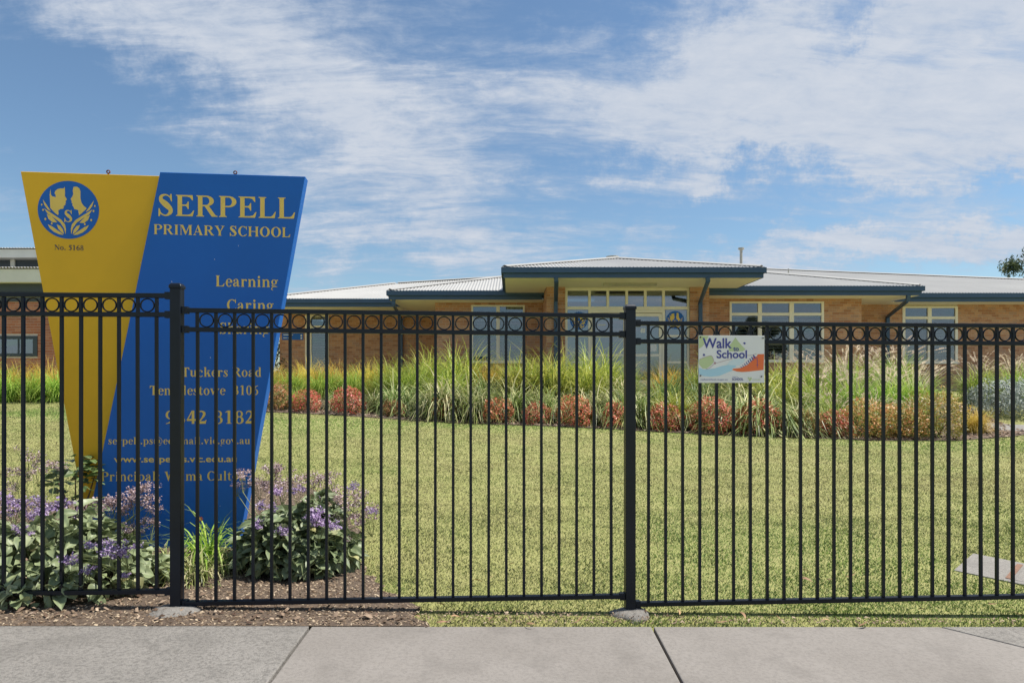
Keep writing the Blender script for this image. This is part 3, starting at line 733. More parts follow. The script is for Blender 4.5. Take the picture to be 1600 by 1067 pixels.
G['S'] = (.56, [stroke([(.46, .47, .03), (.41, .59, .04), (.27, .655, .045), (.13, .6, .1), (.13, .48, .14), (.27, .36, .19), (.42, .22, .15), (.42, .1, .12), (.28, .01, .045), (.12, .07, .04), (.06, .22, .03)], 8), [(.42, .68), (.47, .68), (.48, .45), (.455, .45), (.42, .56)], [(.035, -.02), (.08, -.02), (.11, .08), (.065, .23), (.04, .23)]])
G['W'] = (.98, [[(0, .66), (.27, .66), (.27, .634), (.22, .62), (.36, .22), (.33, -.02), (.29, -.02), (.06, .62), (0, .634)], [(.49, .66), (.5, .56), (.33, -.02), (.3, .1), (.45, .6)], [(.4, .66), (.64, .66), (.64, .634), (.59, .62), (.72, .22), (.68, -.02), (.64, -.02), (.45, .62), (.4, .634)], [(.78, .66), (.98, .66), (.98, .634), (.92, .6), (.69, -.02), (.66, .1), (.86, .6), (.84, .632), (.78, .634)]])
G['l'] = (.31, [stem(.09, wdt=.13, y1=.68, top=(1, 0), s=.05)])
G['i'] = (.31, [stem(.09, wdt=.13, y1=XH, top=(1, 0), s=.05), dot(.15, .6, .075)])
G['d'] = (.56, [stem(.34, wdt=.13, y1=.68, bot=(0, 1), top=(1, 0), s=.05), bowl(.28, .23, .25, .24, 60, 300, .14, .04), stroke([(.38, .43, .04), (.3, .45, .04)], 2), stroke([(.3, .01, .04), (.38, .05, .04)], 2)])
G['h'] = (.58, [stem(.07, wdt=.13, y1=.68, top=(1, 0), s=.045), stem(.38, wdt=.13, y1=.3, top=(0, 0), s=.045), stroke([(.17, .36, .03), (.27, .43, .05), (.39, .42, .09), (.445, .3, .13), (.445, .27, .13)], 6)])
G['n'] = (.58, [stem(.07, wdt=.13, y1=XH, top=(1, 0), s=.045), stem(.38, wdt=.13, y1=.3, top=(0, 0), s=.045), stroke([(.17, .36, .03), (.27, .43, .05), (.39, .42, .09), (.445, .3, .13), (.445, .27, .13)], 6)])
G['m'] = (.87, [stem(.07, wdt=.13, y1=XH, top=(1, 0), s=.045), stem(.37, wdt=.13, y1=.3, top=(0, 0), s=.04), stem(.67, wdt=.13, y1=.3, top=(0, 0), s=.04), stroke([(.17, .36, .03), (.27, .43, .05), (.38, .42, .09), (.435, .3, .13), (.435, .27, .13)], 6), stroke([(.47, .36, .03), (.57, .43, .05), (.68, .42, .09), (.735, .3, .13), (.735, .27, .13)], 6)])
G['r'] = (.44, [stem(.07, wdt=.13, y1=XH, top=(1, 0), s=.045), stroke([(.17, .33, .03), (.26, .42, .06), (.36, .4, .11), (.4, .35, .06)], 6)])
G['u'] = (.58, [stem(.07, y0=.15, wdt=.13, y1=XH, top=(1, 0), bot=(0, 0), s=.045), stem(.37, wdt=.13, y1=XH, bot=(0, 1), top=(1, 0), s=.045), stroke([(.135, .18, .13), (.14, .1, .12), (.23, .035, .08), (.38, .09, .03)], 6)])
G['p'] = (.58, [stem(.07, y0=-.2, wdt=.13, y1=XH, top=(1, 0), s=.045), bowl(.3, .23, .25, .24, -120, 120, .14, .04)])
G['o'] = (.51, [bowl(.255, .23, .235, .245, 0, 360, .125, .035, 36)])
G['c'] = (.46, [bowl(.26, .23, .235, .245, 60, 320, .13, .035), dot(.36, .36, .062)])
G['e'] = (.46, [bowl(.25, .23, .22, .245, 10, 322, .12, .035), rc(.13, .24, .46, .275), stroke([(.44, .25, .045), (.43, .33, .08), (.38, .41, .05)], 3)])
G['a'] = (.51, [stem(.28, y0=.05, wdt=.12, y1=.34, top=(0, 0), bot=(0, 0)), stroke([(.34, .33, .12), (.31, .42, .07), (.22, .455, .035), (.1, .41, .04)], 6), dot(.11, .35, .06), stroke([(.3, .27, .035), (.15, .2, .08), (.08, .12, .1), (.13, .035, .075), (.28, .08, .03)], 6), stroke([(.34, .07, .12), (.4, .02, .05), (.48, .06, .03)], 4)])
G['g'] = (.52, [bowl(.23, .31, .19, .16, 0, 360, .11, .035, 30), stroke([(.14, .17, .03), (.09, .1, .06), (.16, .05, .08), (.32, .03, .1), (.44, -.04, .1), (.42, -.13, .06), (.24, -.19, .035), (.08, -.15, .05), (.06, -.07, .05), (.16, .01, .03)], 5), stroke([(.36, .39, .04), (.44, .43, .05), (.5, .42, .05)], 3)])
G['k'] = (.58, [stem(.07, wdt=.13, y1=.68, top=(1, 0), s=.045), [(.2, .2), (.36, .4), (.3, .432), (.3, .46), (.53, .46), (.53, .432), (.42, .4), (.24, .18)], [(.27, .28), (.38, .34), (.54, .04), (.6, .028), (.6, 0), (.33, 0), (.33, .028), (.39, .04)]])
G['s'] = (.4, [stroke([(.33, .33, .03), (.28, .42, .04), (.18, .45, .04), (.1, .4, .08), (.1, .34, .1), (.2, .25, .13), (.3, .16, .11), (.29, .07, .08), (.19, .01, .04), (.09, .05, .04), (.05, .16, .03)], 6), rc(.31, .32, .345, .46), rc(.035, 0, .065, .16)])
G['t'] = (.36, [[(.08, .1), (.21, .1), (.21, .6), (.18, .6), (.08, .48)], stroke([(.145, .13, .13), (.17, .05, .1), (.25, .025, .05), (.34, .08, .03)], 5), rc(.02, .42, .33, .458)])
G['v'] = (.52, [[(0, XH), (.24, XH), (.24, .432), (.2, .42), (.3, .17), (.27, -.01), (.23, -.01), (.05, .42), (0, .432)], [(.33, XH), (.51, XH), (.51, .432), (.46, .41), (.27, -.01), (.28, .1), (.4, .41), (.38, .432), (.33, .432)]])
G['w'] = (.75, [[(0, XH), (.23, XH), (.23, .432), (.19, .42), (.28, .17), (.25, -.01), (.22, -.01), (.05, .42), (0, .432)], [(.36, XH), (.39, .38), (.25, -.01), (.25, .1), (.35, .4)], [(.3, XH), (.5, XH), (.5, .432), (.46, .42), (.55, .17), (.51, -.01), (.48, -.01), (.33, .42), (.3, .432)], [(.58, XH), (.75, XH), (.75, .432), (.7, .41), (.52, -.01), (.53, .1), (.64, .41), (.62, .432), (.58, .432)]])
G['0'] = (.5, [bowl(.25, .33, .225, .345, 0, 360, .125, .035, 40)])
G['1'] = (.5, [stem(.19, wdt=.13, y1=.68, top=(0, 0), s=.07), [(.19, .68), (.07, .6), (.07, .57), (.2, .6)]])
G['2'] = (.5, [stroke([(.06, .5, .03), (.11, .61, .05), (.23, .645, .07), (.36, .56, .13), (.34, .42, .12), (.2, .22, .06), (.06, .06, .05)], 7), [(.03, 0), (.44, 0), (.48, .2), (.45, .2), (.4, .14), (.06, .12), (.03, .04)]])
G['3'] = (.5, [stroke([(.06, .53, .03), (.12, .62, .05), (.24, .645, .07), (.34, .56, .12), (.32, .43, .1), (.2, .35, .04)], 7), stroke([(.2, .36, .04), (.34, .31, .1), (.39, .19, .14), (.32, .06, .09), (.18, .02, .05), (.07, .06, .08)], 7)])
G['4'] = (.5, [rc(.27, 0, .4, .68), rc(.02, .15, .48, .25), [(.02, .2), (.27, .68), (.33, .68), (.08, .2)]])
G['5'] = (.5, [[(.13, .66), (.46, .66), (.43, .54), (.14, .54), (.1, .4), (.07, .42)], stroke([(.09, .4, .05), (.24, .4, .12), (.36, .3, .15), (.36, .13, .12), (.24, .02, .06), (.07, .05, .08)], 7)])
G['6'] = (.5, [stroke([(.46, .66, .03), (.26, .58, .07), (.12, .4, .12), (.1, .22, .13), (.16, .06, .08), (.26, .01, .05)], 7), bowl(.26, .2, .21, .215, -100, 150, .12, .04)])
G['8'] = (.5, [bowl(.25, .5, .185, .17, 0, 360, .1, .04, 32), bowl(.25, .18, .22, .195, 0, 360, .12, .04, 34)])
G['9'] = (.5, [stroke([(.04, .0, .03), (.24, .08, .07), (.38, .26, .12), (.4, .44, .13), (.34, .6, .08), (.24, .65, .05)], 7), bowl(.24, .46, .21, .215, 80, 330, .12, .04)])
G['.'] = (.26, [dot(.13, .07, .075)]); G[':'] = (.33, [dot(.16, .07, .075), dot(.16, .39, .075)])
G['@'] = (.93, [bowl(.46, .26, .43, .41, 0, 320, .05, .045, 40), bowl(.43, .27, .19, .19, 0, 360, .08, .04, 24), stroke([(.62, .45, .07), (.6, .2, .07), (.7, .1, .04), (.82, .15, .04), (.88, .28, .04)], 5)])
G[' '] = (.26, [])
def tess(poly):
    return [tuple(t) for t in tessellate_polygon([[Vector((x, y, 0)) for x, y in poly]])]
TESS = {}
def serif(text, height=None, width=None, track=0.0):
    """flat lettering in local x-z, baseline at z=0; returns verts, faces, width"""
    V, Fc, x = [], [], 0.0
    sy = height / .66
    for ch in text:
        adv, polys = G[ch]
        for i, p in enumerate(polys):
            if (ch, i) not in TESS: TESS[(ch, i)] = tess(p)
            o = len(V); V += [(x + a, -.00006 * i, b_) for a, b_ in p]
            Fc += [tuple(o + k for k in t) for t in TESS[(ch, i)]]
        x += adv + track
    sx = (width / (x - track)) if width else sy
    V = [(a * sx, y_, b_ * sy) for a, y_, b_ in V]
    V = [(a, y_ - .0000 , b_) for a, y_, b_ in V]
    return fix(V, Fc), x * sx
def fix(V, Fc):   # make every face look towards -y
    out = []
    for t in Fc:
        a, b_, c = (Vector(V[i]) for i in t[:3])
        out.append(t if (b_ - a).cross(c - a).y < 0 else t[::-1])
    return V, out
def sans(text, size, bold=0.0, width=None):
    cu = bpy.data.curves.new('t', 'FONT'); cu.body = text; cu.size = size; cu.offset = bold; cu.resolution_u = 4
    ob = bpy.data.objects.new('t', cu); COL.objects.link(ob)
    dg = bpy.context.evaluated_depsgraph_get(); me = bpy.data.meshes.new_from_object(ob.evaluated_get(dg))
    V = [(q.co.x, 0, q.co.y) for q in me.vertices]; Fc = [tuple(p.vertices) for p in me.polygons]
    bpy.data.objects.remove(ob); bpy.data.curves.remove(cu); bpy.data.meshes.remove(me)
    x0 = min(a[0] for a in V); x1 = max(a[0] for a in V)
    k = (width / (x1 - x0)) if width else 1
    V = [((a[0] - x0) * k, 0, a[2]) for a in V]
    return fix(V, Fc)
def emblem(Rd, mat_disc, mat_mark, parent, loc, name='emblem'):
    """round school crest: two profiles facing each other over leaf sprays and an S"""
    d = MB(); c = [(Rd * math.cos(a), 0, Rd * math.sin(a)) for a in np.linspace(0, 2 * math.pi, 49)[:-1]]
    d.add(c, [tuple(range(48))]); d.v, d.f = fix(d.v, d.f)
    o = d.build(name, mat_disc, parent, loc=loc)
    nx_ = lambda q: ((q[0] - 515) / 318 * Rd, -(q[1] - 455) / 305 * Rd)
    boy = [(385, 325), (350, 318), (335, 300), (330, 240), (322, 300), (328, 440), (375, 490), (405, 515), (415, 500), (410, 465), (430, 450), (460, 445), (468, 430), (465, 415), (485, 405), (480, 392), (490, 385), (485, 370), (492, 355), (500, 345), (478, 310), (480, 280), (478, 215), (465, 232), (430, 232), (400, 242), (378, 262), (372, 285), (382, 300)]
    girl = [(568, 212), (600, 208), (628, 225), (640, 255), (640, 330), (650, 375), (675, 410), (705, 435), (680, 460), (650, 490), (625, 512), (620, 480), (618, 455), (590, 448), (575, 445), (570, 425), (555, 405), (560, 390), (548, 380), (550, 365), (538, 340), (555, 315), (565, 290), (560, 250)]
    lv = [[(250, 350), (285, 400), (325, 460), (335, 475), (300, 455), (268, 410)], [(265, 445), (310, 475), (380, 520), (440, 560), (480, 610), (490, 660), (485, 715), (470, 650), (430, 590), (370, 545), (300, 500)],
          [(292, 505), (340, 525), (375, 560), (400, 590), (350, 590), (310, 555)], [(302, 612), (350, 635), (400, 670), (450, 705), (462, 720), (420, 715), (365, 690), (325, 655)], [(395, 612), (430, 625), (460, 665), (470, 712), (440, 690), (410, 655)]]
    dots = [(240, 408, 8), (254, 462, 9), (278, 558, 10), (344, 603, 9)]
    polys = [boy, girl] + lv + [[(1030 - x, y) for x, y in p] for p in lv]
    for x, y, r in dots:
        for s in (0, 1): polys.append([((1030 - x if s else x) + r * math.cos(a), y + r * 1.3 * math.sin(a)) for a in np.linspace(0, 2 * math.pi, 11)[:-1]])
    V, Fc = [], []
    for i, p in enumerate(polys):
        q = [nx_(a) for a in p]; t = tess(q); k = len(V); V += [(a, -.00004 * i, b_) for a, b_ in q]; Fc += [tuple(k + j for j in u) for u in t]
    V, Fc = fix(V, Fc)
    (sv_, sf_), sw = serif('S', .4 * Rd, .3 * Rd)
    k = len(V); V += [(a + .0 - .15 * Rd, y_, b_ - .42 * Rd) for a, y_, b_ in sv_]; Fc += [tuple(k + j for j in u) for u in sf_]
    link('crest_mark', mkmesh('crest_mark', V, Fc, mat_mark), o, loc=(0, -.0012, 0))
    return o

# ------------------------------------------------------------------ school sign
SA = R(6)
sg0 = Vector((WX(250, 4.80), 4.80, 0))
gs = gzf(sg0.x, sg0.y)
sign = empty('school_sign', (sg0.x, sg0.y, gs), 'tall blue and yellow school name board with gold lettering behind the fence', 'sign')
sign.rotation_euler = (0, 0, SA)
cS, sS = math.cos(SA), math.sin(SA)
def onboard(px, py, off=0.0):
    """point of the board plane seen at a pixel -> local (u, z)"""
    dx, dz = (px - 800) / F, (HY - py) / F
    # plane: (p - sg0 - n*off) . n = 0, n = (sS, -cS)
    n = Vector((sS, -cS)); q = Vector((sg0.x, sg0.y)) + n * off
    t = q.dot(n) / (dx * n.x + n.y)
    x, y = dx * t, t
    return ((x - sg0.x) * cS + (y - sg0.y) * sS, CAMH + dz * t - gs)
def panel(name, pix, off, th, mat, edge=None):
    q = [onboard(*p, off) for p in pix]; n = len(q)
    V = [(u, -off, z) for u, z in q] + [(u, -off + th, z) for u, z in q]
    Fc = [tuple(range(n)), tuple(range(2 * n - 1, n - 1, -1))] + [(i, (i + 1) % n, (i + 1) % n + n, i + n) for i in range(n)]
    bm = bmesh.new(); vs = [bm.verts.new(a) for a in V]
    for f_ in Fc: bm.faces.new([vs[i] for i in f_])
    bmesh.ops.recalc_face_normals(bm, faces=bm.faces[:])
    me = bpy.data.meshes.new(name); bm.to_mesh(me); bm.free(); me.materials.append(M[mat])
    o = link(name, me, sign); b = o.modifiers.new('bevel', 'BEVEL'); b.width = .003; b.segments = 2
    return o
yel = panel('yellow_panel', [(32, 268), (134, 812), (152, 812), (262, 275.6)], -.075, .05, 'yellow')
blu = panel('blue_panel', [(250, 269), (138, 812), (126, 862), (371, 862), (477, 276)], 0, .1, 'blue')
b = MB(); 
for px in (175, 330):
    u, z = onboard(px, 800); b.box(u - .03, .012, -.4, u + .03, .088, .25)
b.build('support_post', 'galv', sign)
for px, off in ((165, -.075), (365, 0.)):
    u, z = onboard(px, 275, off)
    zt = 2.74 - gs
    b = MB(); b.tube([(u, -off + .04, zt - .01), (u, -off + .04, zt + .02)], .006, 8)
    tv2, tf2 = torus(.011, .004, 14, 6); b.add([(x + u, y - off + .04, z_ + zt + .026) for x, y, z_ in tv2], tf2)
    b.build('eye_bolt', 'rust', sign, smooth=True)
def put_text(text, x0, x1, ybase, hpx, skew=0.0, kind='serif', parent=None, mat='gold', off=0.0):
    u0, z0 = onboard(x0, ybase, off); u1, z1 = onboard(x1, ybase + skew, off)
    _, zt = onboard(x0, ybase - hpx, off); h = zt - z0; wd = u1 - u0
    if kind == 'serif': (V, Fc), _ = serif(text, h, wd, .035)
    else: V, Fc = sans(text, h / .70, .0011, wd)
    sh = (z1 - z0) / wd
    V = [(x, y_, z + x * sh) for x, y_, z in V]
    groups = [(V, Fc)]
    if kind == 'serif' and ' ' in text:
        unit = wd / (sum(G[c][0] + .035 for c in text) - .035); x = 0; cuts = []
        for c in text:
            if c == ' ': cuts.append((x + .13) * unit)
            x += G[c][0] + .035
        ce = [np.searchsorted(cuts, sum(V[k][0] for k in t) / 3) for t in Fc]; groups = []
        for w_i in sorted(set(ce)):
            fs = [t for t, q in zip(Fc, ce) if q == w_i]; ids = sorted({k for t in fs for k in t}); mp = {k: n_ for n_, k in enumerate(ids)}
            groups.append(([V[k] for k in ids], [tuple(mp[k] for k in t) for t in fs]))
    for V2, F2 in groups: link('lettering', mkmesh('lettering', V2, F2, mat), parent, loc=(u0, -off - .0015, z0))
put_text('SERPELL', 246, 462, 337, 33, 5, parent=blu)
put_text('PRIMARY SCHOOL', 240, 454, 366, 15.5, 5, parent=blu)
put_text('Learning', 337, 435, 447.5, 17, 1.5, parent=blu)
put_text('Caring', 354, 428, 485, 17, .8, parent=blu)
put_text('Sharing', 343, 421, 521.5, 17, .3, parent=blu)
put_text('Tuckers Road', 284, 409, 588.5, 14.5, 0, parent=blu)
put_text('Templestowe  3106', 234, 404, 617, 14.5, -.3, parent=blu)
put_text('9842 8182', 258, 398, 662, 20, -.5, parent=blu)
put_text('serpell.ps@edumail.vic.gov.au', 169, 391, 694, 11, -.5, parent=blu)
put_text('www.serpellps.vic.edu.au', 178, 370, 722, 10, -.8, 'sans', parent=blu)
put_text('Principal: Wilma Culton', 158, 384, 751.5, 14.5, -1.5, parent=blu)
u, z = onboard(107.2, 328.2, -.075); ue, _ = onboard(155, 328.2, -.075)
emblem(ue - u, 'blue', 'gold', yel, (u, .075 - .0015, z))
put_text('No. 5168', 85, 131, 390.5, 8, 1.2, parent=yel, mat='navy', off=-.075)
# scuffs of the panel face
b = MB(); r = random.Random(3)
for k in range(12):
    px, py = r.choice([(r.uniform(215, 440), r.uniform(300, 560)), (r.uniform(180, 390), r.uniform(560, 830))]); u, z = onboard(px, py); s = r.uniform(.0012, .0035)
    a = r.uniform(0, 3); l = s * r.choice([1, 1, 1.5, 3])
    b.add([(u, -.0012, z), (u + s, -.0012, z + .3 * s), (u + s + l * math.cos(a) * .4, -.0012, z + s + l), (u + l * math.cos(a) * .4, -.0012, z + s * .6 + l)], [(0, 1, 2, 3)])
b.v, b.f = fix(b.v, b.f); b.build('paint_chips', 'paper', blu)['kind'] = 'stuff'

# ------------------------------------------------------------------ placard on the fence
def fence_at(px, off):
    n = Vector((math.sin(ang), -math.cos(ang))); q = P1_ + n * off; dx = (px - 800) / F
    t = q.dot(n) / (dx * n.x + n.y); return Vector((dx * t, t))
A = fence_at(1091.5, .024); B = fence_at(1194.5, .024)
SW = (B - A).length; SZ0, SZ1 = WZ(598, A.y), WZ(524, A.y); SH = SZ1 - SZ0
pl_ = empty('school_placard', (A.x, A.y, SZ0), 'white Walk to School placard with an orange shoe, tied to the fence', 'placard'); pl_.rotation_euler = (0, 0, ang)
b = MB(); b.box(0, 0, 0, SW, .003, SH); b.build('board', 'paper', pl_, bevel=.0008)
q_ = lambda x, y: ((x - 135) / 1087 * SW, (935 - y) / 775 * SH)
M['p_blue'] = paint('placard indigo', (.05, .06, .30), .5, .03, 3, 0); M['p_green'] = paint('placard green', (.52, .62, .34), .5, .03, 3, 0)
M['p_sky'] = paint('placard light blue', (.42, .66, .80), .5, .03, 3, 0); M['p_orange'] = paint('placard orange', (.80, .17, .05), .5, .03, 3, 0)
M['p_pale'] = paint('placard pale tint', (.62, .74, .80), .5, .03, 3, 0); M['p_line'] = paint('placard rose line', (.45, .28, .3), .5, .03, 3, 0)
LAY = [0]
def art(name, polys, mat):
    for p in polys:
        V, Fc = [], []; LAY[0] += 1; q = [q_(*a) for a in p]; k = len(V); V += [(a, -.0004 - .00006 * LAY[0], c) for a, c in q]; Fc += [tuple(k + j for j in t) for t in tess(q)]
        V, Fc = fix(V, Fc); link(name, mkmesh(name, V, Fc, mat), pl_)
art('printed_landscape', [[(140, 165), (300, 165), (255, 260), (200, 340), (150, 375), (140, 370)], [(740, 190), (790, 260), (905, 385), (860, 420), (640, 420), (625, 350), (680, 280)], [(140, 560), (250, 510), (340, 490), (372, 530), (385, 590), (340, 650), (260, 705), (200, 700), (150, 640), (140, 620)]], 'p_green')
art('printed_river', [[(140, 690), (230, 720), (400, 700), (520, 660), (640, 640), (760, 630), (740, 680), (690, 700), (690, 735), (600, 770), (480, 820), (340, 835), (220, 825), (140, 790)]], 'p_sky')
art('printed_hill', [[(700, 555), (830, 540), (900, 545), (880, 600), (800, 650), (700, 650), (600, 640), (640, 590)]], 'p_pale')
art('printed_line', [stroke([(150, 552, 6), (250, 512, 6), (340, 492, 6), (375, 540, 6), (385, 590, 6)], 4), stroke([(425, 612, 6), (520, 585, 6), (640, 552, 6), (690, 545, 6)], 4), stroke([(260, 712, 6), (320, 690, 6), (385, 630, 6)], 4), [(385, 605), (400, 590), (420, 600), (420, 625), (400, 635), (385, 622)], stroke([(935, 485, 6), (1010, 482, 6), (1090, 455, 6)], 3)], 'p_line')
art('printed_shoe', [[(685, 722), (700, 705), (830, 690), (940, 640), (1020, 560), (1040, 500), (1090, 505), (1110, 465), (1215, 462), (1205, 722), (1100, 735), (960, 750), (850, 757), (760, 748)]], 'p_orange')
lc = []
for k in range(8):
    cx, cy = 835 + k * 31, 678 - k * 20 - (k * k) * .6; s = 13 + 2.2 * k
    lc.append([(cx - s * .9, cy - s * .9), (cx - s * .2, cy - s * 1.15), (cx + s * .9, cy + s * .9), (cx + s * .2, cy + s * 1.15)])
lc.append(stroke([(1094, 510, 9), (1102, 600, 7), (1102, 690, 4)], 4)); lc.append(stroke([(1085, 640, 6), (1120, 640, 6)], 2))
lc += [[(865, 285), (885, 268), (915, 285), (890, 308)], [(205, 475), (222, 455), (240, 475), (238, 500), (225, 488), (208, 502)]]
art('printed_laces', lc, 'p_blue')
def ptxt(t, x0, x1, yb, cap, bold=0., mat='p_blue'):
    (a, c), (a2, _), (_, c2) = q_(x0, yb), q_(x1, yb), q_(x0, yb - cap)
    V, Fc = sans(t, (c2 - c) / .70, bold, a2 - a); LAY[0] += 1
    link('printed_lettering', mkmesh('printed_lettering', V, Fc, mat), pl_, loc=(a, -.0004 - .00006 * LAY[0], c))
ptxt('Walk', 200, 680, 365, 162, .0014); ptxt('to', 704, 796, 412, 74, .0009); ptxt('School', 430, 930, 530, 130, .0012)
ptxt('walktoschool.vic.gov.au', 165, 610, 892, 24, 0); ptxt('SCHOOL', 684, 870, 895, 38, .0004); ptxt('WALK TO', 690, 780, 845, 14, .0)
ptxt('VicHealth', 1015, 1155, 895, 26, 0, 'p_green'); art('printed_heart', [[(940, 845), (955, 842), (975, 865), (992, 842), (1008, 850), (1004, 880), (975, 912), (960, 895), (968, 880), (945, 862)]], 'p_green')
b = MB()
for (x, y) in ((160, 190), (1190, 200), (160, 820), (1165, 832)):
    u, z = q_(x, y); b.tube([(u, -.004, z - .004), (u + .003, -.0045, z + .004)], .003, 6)
    tvk, tfk = torus(.012, .0012, 14, 5); b.add([(a * .4 + u, c + .008 + .6 * a, d * .9 + z) for a, c, d in tvk], tfk)
b.build('cable_tie', 'black', pl_)

# ------------------------------------------------------------------ main school building
FL = 1.0; EZ = 4.2; FZ = .28; SO = EZ - FZ        # floor, eave top, fascia depth, soffit level
school = empty('school_building', (3.4, 22, FL), 'single storey tan brick school with blue fascias, pale metal roofs and glazed entrance', 'school')
SO_, SC = Vector((3.4, 22, FL)), school
def loc_(V): return [(x - SO_.x, y - SO_.y, z - SO_.z) for x, y, z in V]
def bpart(mb, name, mats, parent=None, label=None, kind=None, bevel=0, smooth=False):
    mb.v = loc_(mb.v); o = mb.build(name, mats, parent or SC, bevel=bevel, smooth=smooth)
    if label: o['label'] = label
    if kind: o['kind'] = kind
    return o
BL, BH, JT = .23, .076, .010
def brick_cells(u0, u1, z0, z1, holes=()):
    out = []; row = 0; z = z0
    while z + BH * .4 < z1:
        zt = min(z + BH, z1); u = u0 - (row % 2) * (BL + JT) / 2
        while u < u1:
            a, b_ = max(u, u0), min(u + BL, u1)
            if b_ - a > .03:
                segs = [(a, b_)]
                for (hx0, hx1, hz0, hz1) in holes:
                    if zt > hz0 + .004 and z < hz1 - .004:
                        ns = []
                        for (s, e) in segs:
                            if e <= hx0 or s >= hx1: ns.append((s, e))
                            else:
                                if s < hx0: ns.append((s, hx0))
                                if e > hx1: ns.append((hx1, e))
                        segs = ns
                for (s, e) in segs:
                    if e - s > .02: out.append((s, e, z, zt))
            u += BL + JT
        z += BH + JT; row += 1
    return out
def wall(u0, u1, D, z0, z1, holes=(), single=0, axis='x', parent=None, base=None, mats=('mortar', 'brick'), face=-1, org=None):
    """brick wall: mortar core with every brick standing proud of it"""
    par = parent or SC; og = org or SO_
    core = MB(); cuts = sorted(set([u0, u1] + [h[0] for h in holes] + [h[1] for h in holes]))
    def put(mb, a, b_, za, zb, y0, y1):
        if axis == 'x': mb.box(a - og.x, min(y0, y1) - og.y, za - og.z, b_ - og.x, max(y0, y1) - og.y, zb - og.z)
        else: mb.box(min(y0, y1) - og.x, a - og.y, za - og.z, max(y0, y1) - og.x, b_ - og.y, zb - og.z)
    for i in range(len(cuts) - 1):
        a, b_ = cuts[i], cuts[i + 1]; hz = [h for h in holes if h[0] <= a + 1e-6 and h[1] >= b_ - 1e-6]
        if not hz: put(core, a, b_, z0 - .5, z1, D, D - face * .2)
        else:
            put(core, a, b_, z0 - .5, hz[0][2], D, D - face * .2)
            if hz[0][3] < z1: put(core, a, b_, hz[0][3], z1, D, D - face * .2)
    core.build('wall', mats[0], par)
    cells = brick_cells(u0, u1, z0, z1, holes)
    if single:
        shared = {}
        cells_s = cells[-single:]; cells = cells[:-single] if single < len(cells) else []
        for (a, b_, za, zb) in cells_s:
            key = (round(b_ - a, 3), round(zb - za, 3))
            if key not in shared:
                m_ = MB(); hw, hh = (b_ - a) / 2, (zb - za) / 2
                if axis == 'x': m_.box(-hw, -.006, -hh, hw, .02, hh)
                else: m_.box(-.006 if face < 0 else -.02, -hw, -hh, .02 if face < 0 else .006, hw, hh)
                shared[key] = mkmesh('brick', m_.v, m_.f, mats[1])
            c = (a + b_) / 2; zc = (za + zb) / 2; j = rnd.uniform(-.0015, .0015)
            if axis == 'x': link('brick', shared[key], par, loc=(c - og.x, D + j - og.y, zc - og.z))
            else: link('brick', shared[key], par, loc=(D + j - og.x, c - og.y, zc - og.z))
    if cells:
        mb = MB()
        for (a, b_, za, zb) in cells:
            j = rnd.uniform(-.0015, .0015); put(mb, a, b_, za, zb, D + face * .006 + j, D - face * .02)
        o = mb.build('brickwork', mats[1], par); o['kind'] = 'stuff'
def window(u0, u1, z0, z1, D, cols, zt, blinds='low', fw=.06, glass='glass', label=None):
    """framed window: columns list of (x0,x1), transom height zt"""
    f_ = MB(); y0, y1 = D - .03, D + .05
    f_.box(u0, y0, z0, u1, y1, z0 + fw); f_.box(u0, y0, z1 - fw, u1, y1, z1)
    ed = [u0] + [c for cc in cols for c in cc] + [u1]
    for i in range(0, len(ed), 2): f_.box(ed[i], y0 - .002, z0 + fw, ed[i + 1], y1 - .002, z1 - fw)
    for (a, b_) in cols:
        if zt: f_.box(a, y0 + .003, zt - .045, b_, y1 - .003, zt + .045)
    f_.box(u0 - .03, y0 - .04, z0 - .035, u1 + .03, y1, z0)
    fo = bpart(f_, 'window', 'frame', label=label, bevel=.004)
    for (a, b_) in cols:
        for (za, zb, k) in ((z0 + fw, (zt - .045) if zt else z1 - fw, 0),) + (((zt + .045, z1 - fw, 1),) if zt else ()):
            p = MB(); p.box(a, D + .008, za, b_, D + .014, zb); p.v = loc_(p.v); p.build('pane', glass, fo)
            if blinds and (k == 0 or blinds == 'all'):
                s = MB(); z = zb - .02
                while z > za + .02:
                    s.add([(a + .01, D + .10, z), (b_ - .01, D + .10, z), (b_ - .01, D + .15, z - .036), (a + .01, D + .15, z - .036)], [(0, 1, 2, 3)]); z -= .1
                s.v = loc_(s.v); o = s.build('blind', 'blind', fo); o['kind'] = 'stuff'
    return fo
def fascia(x0, x1, D, ret0=None, ret1=None, zt=EZ):
    """gutter over fascia board along a frontal eave, with returns going back"""
    g_ = MB(); g_.box(x0, D - .06, zt - .15, x1, D + .06, zt); 
    g_.box(x0 + .005, D - .066, zt - .03, x1 - .005, D - .06, zt - .005)
    if ret0: g_.box(x0, D + .06, zt - .15, x0 + .12, ret0, zt - .001)
    if ret1: g_.box(x1 - .12, D + .06, zt - .15, x1, ret1, zt - .001)
    bpart(g_, 'gutter', 'fascia', bevel=.01)
    h_ = MB(); h_.box(x0 + .06, D + .02, zt - FZ, x1 - .06, D + .062, zt - .152)
    if ret0: h_.box(x0 + .06, D + .064, zt - FZ, x0 + .1, ret0, zt - .152)
    if ret1: h_.box(x1 - .1, D + .064, zt - FZ, x1 - .06, ret1, zt - .152)
    bpart(h_, 'fascia_board', 'fascia')
def soffit(x0, x1, y0, y1, z):
    s = MB(); s.box(x0, y0, z, x1, y1, z + .02); bpart(s, 'soffit', 'soffit')
    
